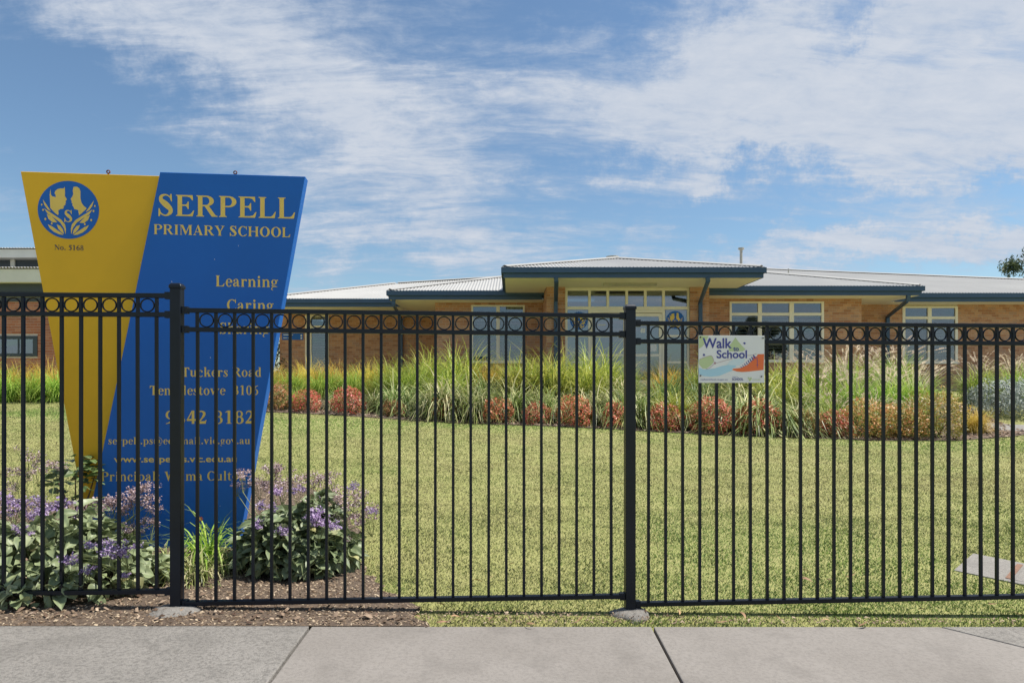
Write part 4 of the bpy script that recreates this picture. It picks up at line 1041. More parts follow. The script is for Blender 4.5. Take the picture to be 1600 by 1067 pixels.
# walls -----------------------------------------------------------
PWd = 20.8                           # entrance wall
GX0, GX1 = WX(883, 20.95), WX(1077, 20.95)
pL0, pL1 = WX(854, PWd), WX(883, PWd) ; pR0, pR1 = WX(1078, PWd), WX(1108, PWd)
PT = 4.13
wall(pL0, pL1, PWd, FL, PT, single=112); wall(pR0, pR1, PWd, FL, PT, single=120)
LBD = 23.1; RBD = 22.0; RWD = 23.7; LWD = 26.9
wall(PWd + .01, LBD, pL0, FL, PT, axis='y', face=-1)
wall(PWd + .01, RBD, pR1, FL, PT, axis='y', face=1)
# left bay
wx0, wx1 = WX(736.5, LBD), WX(820, LBD)
lb0 = WX(680, LBD)
wtop = SO
wall(lb0, pL0, LBD, FL, SO, holes=[(wx0, wx1, 1.9, 3.84)])
window(wx0, wx1, 1.9, 3.84, LBD, [(WX(739.5, LBD), WX(775.5, LBD)), (WX(781, LBD), WX(817, LBD))], 3.5, label='two light window with pale blinds left of the entrance')
wall(LBD + .01, LWD, lb0, FL, SO, axis='y', face=-1)
# left wing
lw0 = WX(437, LWD)
hx = (WX(477, LWD), WX(514, LWD), FL + .1, 3.86)
wall(lw0, lb0, LWD, FL, SO, holes=[hx])
window(hx[0], hx[1], hx[2], 3.86, LWD, [(WX(487, LWD), WX(512, LWD))], 3.4, label='narrow window with slatted blinds in the left wing')
wall(LWD + .01, LWD + 8, lw0, FL, SO, axis='y', face=-1)
# right bay
a0, a1 = WX(1139.5, RBD), WX(1287, RBD); rb1 = WX(1346, RBD)
wall(pR1, rb1, RBD, FL, SO, holes=[(a0, a1, 1.9, 3.83)])
window(a0, a1, 1.9, 3.83, RBD, [(WX(1143, RBD), WX(1184, RBD)), (WX(1190, RBD), WX(1233, RBD)), (WX(1240, RBD), WX(1283, RBD))], 3.42, label='wide three light window with blinds right of the entrance')
wall(RBD + .01, RWD, rb1, FL, SO, axis='y', face=1)
# right wing
c0, c1 = WX(1409.5, RWD), WX(1496, RWD)
wall(rb1, 24, RWD, FL, SO, holes=[(c0, c1, 1.9, 3.86)])
window(c0, c1, 1.9, 3.86, RWD, [(WX(1414, RWD), WX(1449, RWD)), (WX(1455, RWD), WX(1492, RWD))], 3.46, label='two light window with blinds in the right wing')
# rooms behind the glass
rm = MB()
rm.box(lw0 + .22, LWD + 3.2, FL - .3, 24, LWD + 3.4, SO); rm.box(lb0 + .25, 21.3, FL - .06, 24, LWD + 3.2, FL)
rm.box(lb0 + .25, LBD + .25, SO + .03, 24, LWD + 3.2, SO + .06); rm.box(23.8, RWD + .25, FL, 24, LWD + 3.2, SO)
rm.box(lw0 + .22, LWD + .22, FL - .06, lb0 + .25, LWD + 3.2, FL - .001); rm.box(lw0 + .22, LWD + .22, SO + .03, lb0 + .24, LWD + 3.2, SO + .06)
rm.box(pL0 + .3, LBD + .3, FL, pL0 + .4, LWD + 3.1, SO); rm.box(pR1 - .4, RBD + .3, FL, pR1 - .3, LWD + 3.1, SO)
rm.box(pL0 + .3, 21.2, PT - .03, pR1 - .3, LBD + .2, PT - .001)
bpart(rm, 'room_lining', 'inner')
# entrance glazing -------------------------------------------------
gD = 20.95
e = MB(); fy0, fy1 = gD - .04, gD + .06
xs_m = [883, 921, 949.5, 979, 1008, 1036.5, 1077]
hw = .04
Z_top, Z_tr, Z_dh = WZ(446, gD) - .0, WZ(481.5, gD), WZ(487, gD)
Z_top = PT - .005
e.box(GX0, fy0, Z_top - .09, GX1, fy1, Z_top); e.box(GX0, fy0, Z_tr - .045, GX1, fy1, Z_tr + .045); e.box(GX0, fy0, FL, GX1, fy1, FL + .1)
e.box(WX(921, gD) + hw, fy0 + .002, WZ(489, gD), WX(1036.5, gD) - hw, fy1 - .002, Z_tr - .046)
for i, px in enumerate(xs_m):
    x = WX(px, gD); xa, xb = x - hw, x + hw
    if i == 0: xa, xb = GX0, GX0 + .07
    if i == 6: xa, xb = GX1 - .07, GX1
    e.box(xa, fy0 - .002, Z_tr + .046, xb, fy1 - .002, Z_top - .091)
    if i in (0, 1, 5, 6): e.box(xa, fy0 - .002, FL + .101, xb, fy1 - .002, Z_tr - .046)
for (pa, pb_) in ((883, 921), (1036.5, 1077)):
    for py in (525, 566): e.box(WX(pa, gD) + .07, fy0 + .004, WZ(py, gD) - .03, WX(pb_, gD) - .04, fy1 - .004, WZ(py, gD) + .03)
glz = bpart(e, 'entrance_frame', 'frame', bevel=.004, label='cream glazed entrance screen under the canopy')
def pane(xa, xb, za, zb, glass='glass', par=None, y=None):
    p = MB(); y = y or gD; p.box(xa, y + .006, za, xb, y + .012, zb); p.v = loc_(p.v); return p.build('pane', glass, par or glz)
for i in range(6): pane(WX(xs_m[i], gD) + hw * .9, WX(xs_m[i + 1], gD) - hw * .9, Z_tr + .045, Z_top - .09, 'glass_dark')
for (pa, pb_) in ((883, 921), (1036.5, 1077)):
    zs = [FL + .1, WZ(566, gD) - .03, WZ(566, gD) + .03, WZ(525, gD) - .03, WZ(525, gD) + .03, Z_tr - .045]
    for k in (0, 2, 4): pane(WX(pa, gD) + .06, WX(pb_, gD) - .03, zs[k], zs[k + 1], 'glass_dark')
dz1 = WZ(489.5, gD) - .005
for (pa, pb_, hs) in ((923, 979, 1), (980, 1034.5, 0)):
    d = MB(); x0, x1 = WX(pa, gD) + .012, WX(pb_, gD) - .004; sw = .095
    d.box(x0, gD - .022, FL + .1, x0 + sw, gD + .022, dz1); d.box(x1 - sw, gD - .022, FL + .1, x1, gD + .022, dz1)
    d.box(x0 + sw, gD - .02, dz1 - sw, x1 - sw, gD + .02, dz1); d.box(x0 + sw, gD - .02, FL + .1, x1 - sw, gD + .02, FL + .3)
    d.box(x0 + sw, gD - .018, 2.02, x1 - sw, gD + .018, 2.1)
    do = bpart(d, 'entrance_door', 'frame', bevel=.003)
    pane(x0 + sw - .01, x1 - sw + .01, FL + .29, dz1 - sw + .01, 'glass_dark', do)
    hnd = MB(); hx_ = x1 - sw / 2 if hs else x0 + sw / 2
    hnd.tube([(hx_, gD - .03, 1.95), (hx_, gD - .075, 1.97), (hx_, gD - .075, 2.33), (hx_, gD - .03, 2.35)], .012, 8); hnd.v = loc_(hnd.v); hnd.build('handle', 'galv', do)
def decal(px0, px1, py0, py1, mat, name, D=gD):
    p = MB(); p.box(WX(px0, D), D - .003, WZ(py1, D), WX(px1, D), D - .001, WZ(py0, D)); return bpart(p, name, mat)
decal(1001, 1008, 513, 520, 'paper', 'paper_notice'); decal(1014, 1026, 538, 549, 'paper', 'paper_notice')
decal(934, 946, 507, 508.5, 'white', 'glass_stripe'); decal(930, 955, 526, 527.5, 'white', 'glass_stripe')
for (px, py, rr, mk) in ((1055, 500, .275, 'gold'), (904.5, 501, .27, 'gold')):
    em = emblem(rr, 'blue', mk, SC, (WX(px, gD) - SO_.x, gD - .004 - SO_.y, WZ(py, gD) - SO_.z), 'crest_decal')
fl = MB(); r = random.Random(5)
for k in range(7):
    x = WX(1066 + (k % 2) * 3, gD - .1); z = WZ(547 + k * 7, gD - .1)
    fl.add([(x - .12, gD + .1, z - .1), (x + .02, gD + .1, z - .12), (x + .16, gD + .1, z + .02), (x + .05, gD + .1, z + .08), (x + .02, gD + .1, z + .16), (x - .07, gD + .1, z + .03)], [(0, 1, 2, 3, 4, 5)], k % 2)
M['red'] = paint('red print', (.6, .05, .03), .5, .05, 9, 0); bpart(fl, 'flame_artwork', ['red', 'gold'])
# light batten under the canopy
lt = MB(); lt.box(WX(943, 20.0), 19.93, PT - .065, WX(1026, 20.0), 20.07, PT - .002); bpart(lt, 'canopy_light', 'galv', bevel=.01, label='long unlit batten light under the canopy')
# eaves ------------------------------------------------------------
CX0, CX1, CD = -.30, 7.03, 18.9; CZ = PT + FZ
lx0_ = WX(604, 22.2) + .1; fascia(CX0, CX1, CD, 23.5, 23.5, zt=CZ); soffit(CX0 + .1, CX1 - .1, CD + .06, 21.2, PT + .001)
soffit(CX0 + .1, pL0 - .02, 21.2, 23.4, PT + .001); soffit(pR1 + .02, CX1 - .1, 21.2, 23.4, PT + .001)
s = MB(); s.box(lx0_ - .35, 24.425, SO + .003, lx0_ - .001, 24.455, EZ - .16); bpart(s, 'fascia_board', 'fascia'); s = MB(); s.box(lx0_, 24.39, SO + .03, lx0_ + 3, 24.43, EZ + .1); bpart(s, 'fascia_board', 'fascia')
LBF, RBF, RWF, LWF = 22.2, 21.1, 22.8, 24.4
lx0 = WX(604, LBF); fascia(lx0, pL0 - .01, LBF, LWF - .1, None); soffit(lx0 + .1, pL0 - .01, LBF + .06, LBD, SO)
s = MB(); s.box(lx0 + .1, LBD, SO, lb0 - .02, LWD - .02, SO + .02); bpart(s, 'soffit', 'soffit')
rx1 = WX(1444, RBF); fascia(pR1 + .01, rx1, RBF, None, RWF); soffit(pR1 + .01, rx1 - .1, RBF + .06, RBD, SO)
s = MB(); s.box(rb1 + .02, RBD, SO, rx1 - .1, RWD, SO + .02); bpart(s, 'soffit', 'soffit')
lwx0 = -9.3; fascia(lwx0, lx0 - .01, LWF, LWD + 6, None); soffit(lwx0 + .1, lx0 + .08, LWF + .06, LWD, SO)
fascia(rx1 + .01, 24.5, RWF); soffit(rx1 - .08, 24.4, RWF + .06, RWD, SO)
# downpipes
def pipe(pts, wd=.1, depth=.075, name='downpipe'):
    m_ = MB()
    for i in range(len(pts) - 1): m_.bar(pts[i], pts[i + 1], wd, depth, up=(0, 1, 0))
    bpart(m_, name, 'fascia', bevel=.008)
pipe([(1.215, CD + .02, PT + .02), (1.23, CD + .06, PT - .09), (1.33, PWd - .07, PT - .42), (1.33, PWd - .07, FL - .2)], .115)
pipe([(5.42, CD + .02, PT + .02), (5.44, CD + .06, PT - .09), (5.72, PWd - .07, PT - .45), (5.72, PWd - .07, FL - .2)], .115)
pipe([(12.27, RBF + .03, SO + .02), (12.28, RBF + .1, SO - .16), (13.0, RWD - .07, SO - .42), (13.0, RWD - .07, FL - .2)], .12)
pipe([(WX(614, LBF), LBF + .12, SO + .1), (WX(614, LBF), LBF + .12, SO - .16), (WX(627, 26.8), 26.8, SO - .22), (WX(627, 26.8), 26.8, FL - .2)], .12)
# blue wall sign of the left wing
ws_ = MB(); ws_.box(WX(441, LWD), LWD - .03, WZ(531, LWD), WX(474, LWD), LWD - .008, WZ(521, LWD))
wso = bpart(ws_, 'wall_sign', 'blue')
l1 = MB()
for (xa, xb, ya, yb) in ((443, 452, 522.6, 524), (453.5, 458, 522.6, 524), (443, 449, 527.3, 528.5), (450, 452, 527.3, 528.5), (470, 472.5, 523, 525.5), (470, 472.5, 527, 529.5)):
    l1.box(WX(xa, LWD), LWD - .034, WZ(yb, LWD), WX(xb, LWD), LWD - .031, WZ(ya, LWD))
l1.v = loc_(l1.v); l1.build('sign_print', 'paper', wso)

# roofs ------------------------------------------------------------
def corr(name, A, B, topf, ribs_axis, pitch=.1, amp=.012, label=None):
    """corrugated sheet: eave from A to B, topf(t)-> upper end of the rib at parameter t"""
    A, B = Vector(A), Vector(B); Lh = (B - A).length; n = max(2, int(Lh / (pitch / 2))); V = []; Fc = []
    for i in range(n + 1):
        t = i / n; a = A.lerp(B, t); b_ = Vector(topf(t)); o = amp if i % 2 else -amp
        V += [(a.x, a.y, a.z + o), (b_.x, b_.y, b_.z + o)]
    for i in range(n): Fc.append((2 * i, 2 * i + 2, 2 * i + 3, 2 * i + 1))
    m_ = MB(); m_.add(V, Fc); o = bpart(m_, name, 'roof', label=label)
def pw(pts):   # piecewise linear in t -> point
    ts = [p[0] for p in pts]
    return lambda t: tuple(np.interp(t, ts, [p[1][k] for p in pts]) for k in range(3))
def capline(a, b_, name='ridge_cap'):
    a, b_ = Vector(a), Vector(b_); d = (b_ - a).normalized(); a = a + d * .12; u = d.cross(Vector((0, 0, 1))).normalized()
    m_ = MB(); V = []
    for p in (a, b_): V += [p - u * .13 + Vector((0, 0, -.012)), p + Vector((0, 0, .035)), p + u * .13 + Vector((0, 0, -.012))]
    V += [v_ + Vector((0, 0, -.012)) for v_ in V]
    m_.add(V, [(0, 1, 4, 3), (1, 2, 5, 4), (6, 9, 10, 7), (7, 10, 11, 8), (0, 3, 9, 6), (2, 8, 11, 5)])
    bpart(m_, name, 'roof')
zr = CZ + .012
ap = (3.42, 22.55, 5.32)
cFL, cFR, cBL, cBR = (CX0, CD, zr), (CX1, CD, zr), (CX0, 26.2, zr), (CX1, 26.2, zr)
corr('roof', cFL, cFR, pw([(0, cFL), ((ap[0] - CX0) / (CX1 - CX0), ap), (1, cFR)]), 'y', label='front slope of the low pyramid roof over the entrance')
corr('roof', cBL, cFL, pw([(0, cBL), (.5, ap), (1, cFL)]), 'x'); corr('roof', cFR, cBR, pw([(0, cFR), (.5, ap), (1, cBR)]), 'x')
corr('roof', cBR, cBL, pw([(0, cBR), (.49, ap), (1, cBL)]), 'y')
up_ = Vector((0, 0, .02))
for c in (cFL, cFR, cBL, cBR): capline(Vector(c) + up_, Vector(ap) + up_)
PT_ = .27; z0 = EZ + .012
# left bay
tb = 4.3; rgD = LBF + tb; zrg = z0 + PT_ * tb
A_, B_ = (lx0, LBF, z0), (1.6, LBF, z0)
hL = (lx0 + tb, rgD, zrg)
corr('roof', A_, B_, pw([(0, A_), (tb / (1.6 - lx0), hL), (1, (1.6, rgD, zrg))]), 'y')
corr('roof', (lx0, rgD, z0), A_, lambda t: (lx0 + tb * (1 - t), rgD - tb * t, z0 + PT_ * tb * (1 - t)), 'x')
capline(Vector(A_) + up_, Vector(hL) + up_)
# left wing
q1 = W(617, 443, 28.6); q2 = W(790, 432.5, 28.6); Aw = (lwx0, LWF, z0); tB = 2.2
fx = lambda x: (x - lwx0) / (tB - lwx0)
corr('roof', Aw, (tB, LWF, z0), pw([(0, Aw), (fx(q1[0]), q1), (fx(q2[0]), q2), (1, (tB, 28.6, q2[2]))]), 'y')
corr('roof', (lwx0, 32.6, z0), Aw, pw([(0, (lwx0, 32.6, z0)), (.51, q1), (1, Aw)]), 'x')
capline(Vector(Aw) + up_, Vector(q1) + up_); capline(Vector(q1) + up_, Vector(q2) + up_)
# right bay
tb = 4.8; rgD = RBF + tb; zrg = z0 + PT_ * tb; A_, B_ = (5.0, RBF, z0), (rx1, RBF, z0)
corr('roof', A_, B_, pw([(0, (5.0, rgD, zrg)), ((rx1 - tb - 5) / (rx1 - 5), (rx1 - tb, rgD, zrg)), (1, B_)]), 'y')
corr('roof', B_, (rx1, rgD, z0), lambda t: (rx1 - tb * t, RBF + tb * t, z0 + PT_ * tb * t), 'x')
capline(Vector(B_) + up_, (rx1 - tb, rgD, zrg + .02))
# right wing
r1 = W(1190, 420.5, 30.2); r2 = W(1600, 437, 26.5); r3 = (24.5, 24.6, z0 + PT_ * 1.8)
xa = 4.0; fr_ = lambda x: (x - xa) / (24.5 - xa)
corr('roof', (xa, RWF, z0), (24.5, RWF, z0), pw([(0, (xa, 30.2, r1[2])), (fr_(r1[0]), r1), (fr_(r2[0]), r2), (1, r3)]), 'y', label='long pale roof slope of the right wing')
capline(Vector((xa, 30.2, r1[2])) + up_, Vector(r1) + up_); capline(Vector(r1) + up_, Vector(r2) + up_); capline(Vector(r2) + up_, Vector(r3) + up_)
bk = MB(); bk.add([(xa, 30.25, r1[2] - .02), r1, (24, 34, z0), (xa, 36, z0)], [(3, 2, 1, 0)]); bk.add([r1, r2, (24.5, 24.6, z0 + .46), (24, 34, z0)], [(3, 2, 1, 0)])
bpart(bk, 'roof', 'roof', label='rear roof slope')
# flues and vents
v_ = MB(); x, y, zt = W(1158, 389, 27.5)
v_.tube([(x, y, 4.9), (x, y, zt - .04)], .055, 12); v_.tube([(x, y, zt - .05), (x, y, zt - .02), (x, y, zt + .04), (x, y, zt + .045)], [.06, .12, .12, .1], 12); bpart(v_, 'roof_flue', 'galv', smooth=False)
v_ = MB(); x, y, zt = W(1232, 420, 27.5); v_.tube([(x, y, 4.9), (x, y, zt)], .028, 8); bpart(v_, 'vent_pipe', 'galv')
v_ = MB(); x, y, zt = W(957, 400.5, 23.3); v_.tube([(x, y, 5.1), (x, y, zt - .08), (x, y, zt - .07), (x, y, zt - .01), (x, y, zt)], [.16, .16, .22, .22, .18], 16); bpart(v_, 'roof_ventilator', 'galv')

# ------------------------------------------------------------------ left building
hall_o = Vector((-18.5, 22, .9)); hall = empty('hall_building', hall_o, 'red brick hall with charcoal cladding and white roof edges left of the sign', 'building')
HD = 22.0; hx0, hx1 = -26.0, WX(112, HD)
def hpart(mb, name, mat, bevel=0, par=None):
    mb.v = [(x - hall_o.x, y - hall_o.y, z - hall_o.z) for x, y, z in mb.v]; return mb.build(name, mat, par or hall, bevel=bevel)
hw0, hw1, hz0, hz1 = WX(-60, HD), WX(59, HD), WZ(557, HD), WZ(525, HD)
wb = 3.83
wall(WX(-40, HD), hx1, HD, .9, wb, holes=[(WX(-40, HD), hw1, hz0, hz1)], single=295, parent=hall, mats=('mortar_grey', 'brick_red'), org=hall_o)
wall(hx0, WX(-40, HD) - .001, HD, .9, wb, holes=[], parent=hall, mats=('mortar_grey', 'brick_red'), org=hall_o)
m_ = MB(); m_.box(hx1 - .2, HD + .21, .4, hx1, HD + 9, wb); hpart(m_, 'wall', 'brick_red')
m_ = MB(); x0_, x1_ = WX(-40, HD) + .001, hw1 - .001; m_.box(x0_, HD - .03, hz0, x1_, HD + .05, hz0 + .1); m_.box(x0_, HD - .03, hz1 - .1, x1_, HD + .05, hz1); m_.box(x1_ - .14, HD - .032, hz0 + .1, x1_, HD + .05, hz1 - .1)
m_.box(WX(29, HD) - .02, HD - .02, hz0 + .1, WX(29, HD) + .02, HD + .05, hz1 - .1)
hwn = hpart(m_, 'window', 'dark', .004)
m_ = MB(); m_.box(x0_, HD + .0, hz0 + .1, x1_ - .14, HD + .006, hz1 - .1); hpart(m_, 'pane', 'glass_dark', par=hwn)
m_ = MB(); z = hz1 - .12
while z > hz0 + .12:
    m_.add([(x0_, HD + .1, z), (x1_ - .14, HD + .1, z), (x1_ - .14, HD + .13, z - .03), (x0_, HD + .13, z - .03)], [(0, 1, 2, 3)]); z -= .05
hpart(m_, 'blind', 'blind', par=hwn)['kind'] = 'stuff'
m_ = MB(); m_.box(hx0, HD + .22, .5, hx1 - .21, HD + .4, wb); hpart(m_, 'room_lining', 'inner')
for (za, zb) in ((wb + .003, 4.13), (4.136, 4.40)):
    m_ = MB(); m_.box(hx0, HD - .05, za, hx1, HD + .2, zb); hpart(m_, 'cladding_panel', 'dark', .006)
m_ = MB(); m_.box(hx0, HD - .35, 4.40, hx1 + .15, HD - .30, 4.82); m_.box(hx0, HD - .30, 4.403, hx1 + .15, HD + 3, 4.45); hpart(m_, 'lower_fascia', 'white', .006)
def hcorr(x0, x1, y0, z0_, y1, z1_):
    n = int((x1 - x0) / .05); V = []; Fc = []
    for i in range(n + 1):
        x = x0 + (x1 - x0) * i / n; o = .018 if i % 2 else -.018; V += [(x, y0, z0_ + o), (x, y1, z1_ + o)]
    for i in range(n): Fc.append((2 * i, 2 * i + 2, 2 * i + 3, 2 * i + 1))
    m_ = MB(); m_.add(V, Fc); hpart(m_, 'roof', 'roof')
hcorr(hx0, hx1 + .2, HD - .42, 4.86, HD + 2.2, 5.02)
cD = HD + 2.0
m_ = MB(); m_.box(hx0, cD, 4.9, hx1 - .2, cD + .05, WZ(403, cD)); hpart(m_, 'clerestory_glass', 'dark')
for px in (-40, 21, 82):
    m_ = MB(); x = WX(px, cD); m_.box(x - .075, cD - .05, 4.9, x + .075, cD - .002, WZ(403, cD)); hpart(m_, 'mullion', 'white')
m_ = MB(); m_.box(hx0, cD - .5, WZ(402.5, cD - .5), hx1, cD - .45, WZ(389.5, cD - .5)); m_.box(hx0, cD - .45, WZ(402.5, cD - .5), hx1, cD + 4, WZ(402.5, cD - .5) + .04); hpart(m_, 'upper_fascia', 'white', .006)
hcorr(hx0, hx1 + .05, cD - .56, WZ(388, cD - .5), cD + 4, WZ(388, cD - .5) + .25)

# ------------------------------------------------------------------ plants
def clump_mesh(name, n, h, spread, wd, droop, mat, seed, seg=5, up=.25):
    """arching strap leaves rising from one crown"""
    r = np.random.default_rng(seed)
    a = r.uniform(0, 2 * np.pi, n); L_ = h * r.uniform(.55, 1.15, n); t0 = np.abs(r.normal(0, 1, n)) * up + .05
    t0 = np.clip(t0, .03, 1.1); dr = droop * r.uniform(.3, 1.5, n)
    rb = spread * .22 * np.sqrt(r.uniform(0, 1, n)); ab = r.uniform(0, 2 * np.pi, n)
    px, py, pz = rb * np.cos(ab), rb * np.sin(ab), np.full(n, -.03); th = t0.copy()
    V = np.empty((n, seg + 1, 2, 3)); tip = np.empty((n, seg + 1, 2)); wv_ = wd * r.uniform(.6, 1.3, n); tw = r.uniform(-.5, .5, n)
    sxd, syd = -np.sin(a + tw), np.cos(a + tw)
    for i in range(seg + 1):
        t = i / seg; w2 = wv_ * (1 - t ** 2.2) * .5 + .0004
        V[:, i, 0] = np.stack([px - sxd * w2, py - syd * w2, pz], 1); V[:, i, 1] = np.stack([px + sxd * w2, py + syd * w2, pz], 1)
        tip[:, i] = t ** 2
        st = L_ / seg
        px = px + np.sin(th) * np.cos(a) * st; py = py + np.sin(th) * np.sin(a) * st; pz = pz + np.cos(th) * st
        th = np.minimum(th + dr / seg * (1 + 1.6 * t), 2.7)
    pz_min = V[..., 2]; V[..., 2] = np.maximum(pz_min, -.05)
    o = (np.arange(n) * (seg + 1) * 2)[:, None]; k = np.arange(seg)[None, :] * 2
    b_ = (o + k).reshape(-1); Fc = np.stack([b_, b_ + 1, b_ + 3, b_ + 2], 1)
    return mkmesh(name, V.reshape(-1, 3), Fc, mat, tip=tip.reshape(-1))
def shrub_mesh(name, n, rx, rz, mat, seed, leaf=.035, lump=.25):
    r = np.random.default_rng(seed)
    u = r.uniform(-1, 1, n); a = r.uniform(0, 2 * np.pi, n); u = np.abs(u) * 1.7 - .7; u = np.clip(u, -.7, 1)
    k = np.sqrt(np.maximum(0, 1 - u * u)); rad = 1 - np.abs(r.normal(0, .16, n)); 
    lm = 1 + lump * (np.sin(a * 3 + seed) * .5 + np.sin(a * 5 + u * 4 + seed * 2) * .35 + np.sin(u * 9 + a * 2) * .3)
    rad *= lm
    c = np.stack([rx * rad * k * np.cos(a), rx * rad * k * np.sin(a), rz * (.42 + .58 * rad * u)], 1)
    nrm = np.stack([k * np.cos(a), k * np.sin(a), u * .8 + .35], 1) + r.normal(0, .45, (n, 3)); nrm /= np.linalg.norm(nrm, axis=1, keepdims=True)
    s = r.normal(0, 1, (n, 3)); s -= (s * nrm).sum(1, keepdims=True) * nrm; s /= np.linalg.norm(s, axis=1, keepdims=True)
    L_ = leaf * r.uniform(.6, 1.4, (n, 1)); d = nrm * .6 + s * .8; d /= np.linalg.norm(d, axis=1, keepdims=True); q = np.cross(d, nrm + s * .2); q /= np.linalg.norm(q, axis=1, keepdims=True)
    V = np.stack([c - d * L_ * .5, c + q * L_ * .17, c + d * L_ * .6, c - q * L_ * .17], 1)
    o = np.arange(n) * 4; Fc = np.stack([o, o + 1, o + 2, o + 3], 1)
    tip = np.repeat(np.clip((rad - .75) * 2.2, 0, 1) * np.clip(u + .4, 0, 1), 4)
    return mkmesh(name, V.reshape(-1, 3), Fc, mat, tip=tip)
def plume_mesh(name, n, h, seed, lean=.55):
    r = random.Random(seed); V = []; Fc = []
    for i in range(n):
        a = r.uniform(0, 6.28); le = r.uniform(.1, lean); hh = h * r.uniform(.75, 1.12)
        pts = []
        for k in range(6):
            t = k / 5; pts.append(Vector((math.cos(a) * le * hh * t ** 1.7, math.sin(a) * le * hh * t ** 1.7, hh * t * (1 - .12 * le * t))))
        for k in range(5):
            d = (pts[k + 1] - pts[k]); u = d.cross(Vector((.3, 1, .2))).normalized() * .0025; o = len(V)
            V += [pts[k] - u, pts[k] + u, pts[k + 1] + u, pts[k + 1] - u]; Fc.append((o, o + 1, o + 2, o + 3))
        d = (pts[5] - pts[4]).normalized(); dd = (d + Vector((math.cos(a), math.sin(a), -.2)) * .35).normalized(); Lp = r.uniform(.17, .27)
        for k in range(34):
            t = k / 33; c = pts[5] + dd * Lp * (t - .15) + Vector((0, 0, -.04 * t * t)); rr = .026 * math.sin(math.pi * (t * .92 + .06)) + .003
            b_ = r.uniform(0, 6.28); u = Vector((math.cos(b_), math.sin(b_) * .8, math.sin(b_))); u = (u - dd * u.dot(dd)).normalized()
            s = dd.cross(u) * .006; e_ = c + u * rr + dd * .012; o = len(V); V += [c - s, c + s, e_]; Fc.append((o, o + 1, o + 2))
    return mkmesh(name, V, Fc, 'plume')
kinds = {}
def K(key, *a, **k):
    if key not in kinds: kinds[key] = clump_mesh('leaves', *a, **k)
    return kinds[key]
CM = {
 'green': [clump_mesh('leaves', 620, 1.42, 1.5, .021, 1.6, 'strap', s, up=.34) for s in (1, 2, 3)],
 'var': [clump_mesh('leaves', 560, 1.35, 1.3, .024, 2.5, 'strap_var', s, up=.6) for s in (4, 5)],
 'dark': [clump_mesh('leaves', 560, 1.3, 1.3, .022, 2.4, 'strap_dark', s, up=.6) for s in (6, 7)],
 'gold': [clump_mesh('leaves', 800, 1.12, 1.3, .013, 1.5, 'strap_gold', s, up=.42) for s in (8, 9)],
 'bright': [clump_mesh('leaves', 760, 1.2, 1.3, .015, 1.6, 'strap_bright', s, up=.4) for s in (10, 11)],
}
PM = [plume_mesh('plumes', 56, 1.1, s, .8) for s in (21, 22, 23)]
DESC = {'green': 'tall yellow green grass clump', 'var': 'arching cream streaked clump', 'dark': 'dark drooping grass clump', 'gold': 'fine golden grass clump', 'bright': 'soft bright green grass clump'}
MARKS = [(455, 'beside the blue board'), (500, 'below left wing blinds'), (555, 'left of veranda downpipe'), (625, 'below veranda downpipe'), (690, 'left of left window'), (745, 'left window, left half'), (800, 'left window, right half'),
         (865, 'by left entrance pier'), (915, 'under left crest'), (960, 'before entrance doors'), (1010, 'by middle fence post'), (1060, 'under right crest'), (1100, 'by right entrance pier'), (1145, 'behind the placard'), (1205, 'right of placard'), (1255, 'wide window, right half'),
         (1305, 'right of wide window'), (1350, 'by bay corner'), (1395, 'left of far window'), (1450, 'below far window'), (1520, 'below right brick wall'), (1580, 'at right picture edge')]
used = {}
def clump(kind, x, y, s, row, plume=False, label=None, group=None, i=[0]):
    i[0] += 1; ms = CM[kind]; z = gzf(x, y) + .01
    px = 800 + x / y * F
    mk = min(MARKS, key=lambda q: abs(q[0] - px))[1]
    d = DESC[kind] if not plume else 'plumed fountain grass clump'
    lb = label or f'{d}, {row}, {mk}'
    used.setdefault(lb, []).append((px, None))
    o = empty('grass_clump', (x, y, z), lb, 'ornamental grass', group or 'grass clumps in the planted bank'); o['kind'] = 'thing'
    o.rotation_euler = (0, 0, rnd.uniform(0, 6.28)); o.scale = (s * rnd.uniform(.9, 1.1),) * 2 + (s,)
    link('leaves', rnd.choice(ms), o)
    if plume: link('seed_plumes', rnd.choice(PM), o)
    used[lb][-1] = (px, o)
    return o
rows = [('front row', .85, -5.6, 8.7, .80), ('middle row', 2.7, -6.6, 9.3, .84), ('back row', 4.3, -7.6, 9.6, .88)]
for ri, (rn, off, xa, xb, step) in enumerate(rows):
    x = xa
    xb += ri * .5
    while x < xb:
        xx = x + rnd.uniform(-.12, .12); y = bank_front(xx) + off + rnd.uniform(-.22, .22); y = min(y, 19.3)
        px = 800 + xx / y * F; s = rnd.uniform(.88, 1.1)
        pl2 = False
        if px < 610:
            k = ['bright', 'bright', 'gold'][ri] if rnd.random() < .75 else ['var', 'green', 'gold'][ri]; s *= [.55, .85, 1.0][ri]
        elif px > 1255:
            k = 'bright'; pl2 = ri > 0 or px > 1300; s *= [.7, 1.0, 1.15][ri]
        else:
            k = rnd.choice([['var', 'dark', 'var', 'dark', 'green'], ['green', 'var', 'green', 'bright', 'dark'], ['green', 'gold', 'green', 'bright', 'green']][ri]); s *= [.92, 1.06, 1.12][ri] * rnd.choice([.86, 1, 1, 1.1])
        clump(k, xx, y, s, rn, pl2)
        x += step
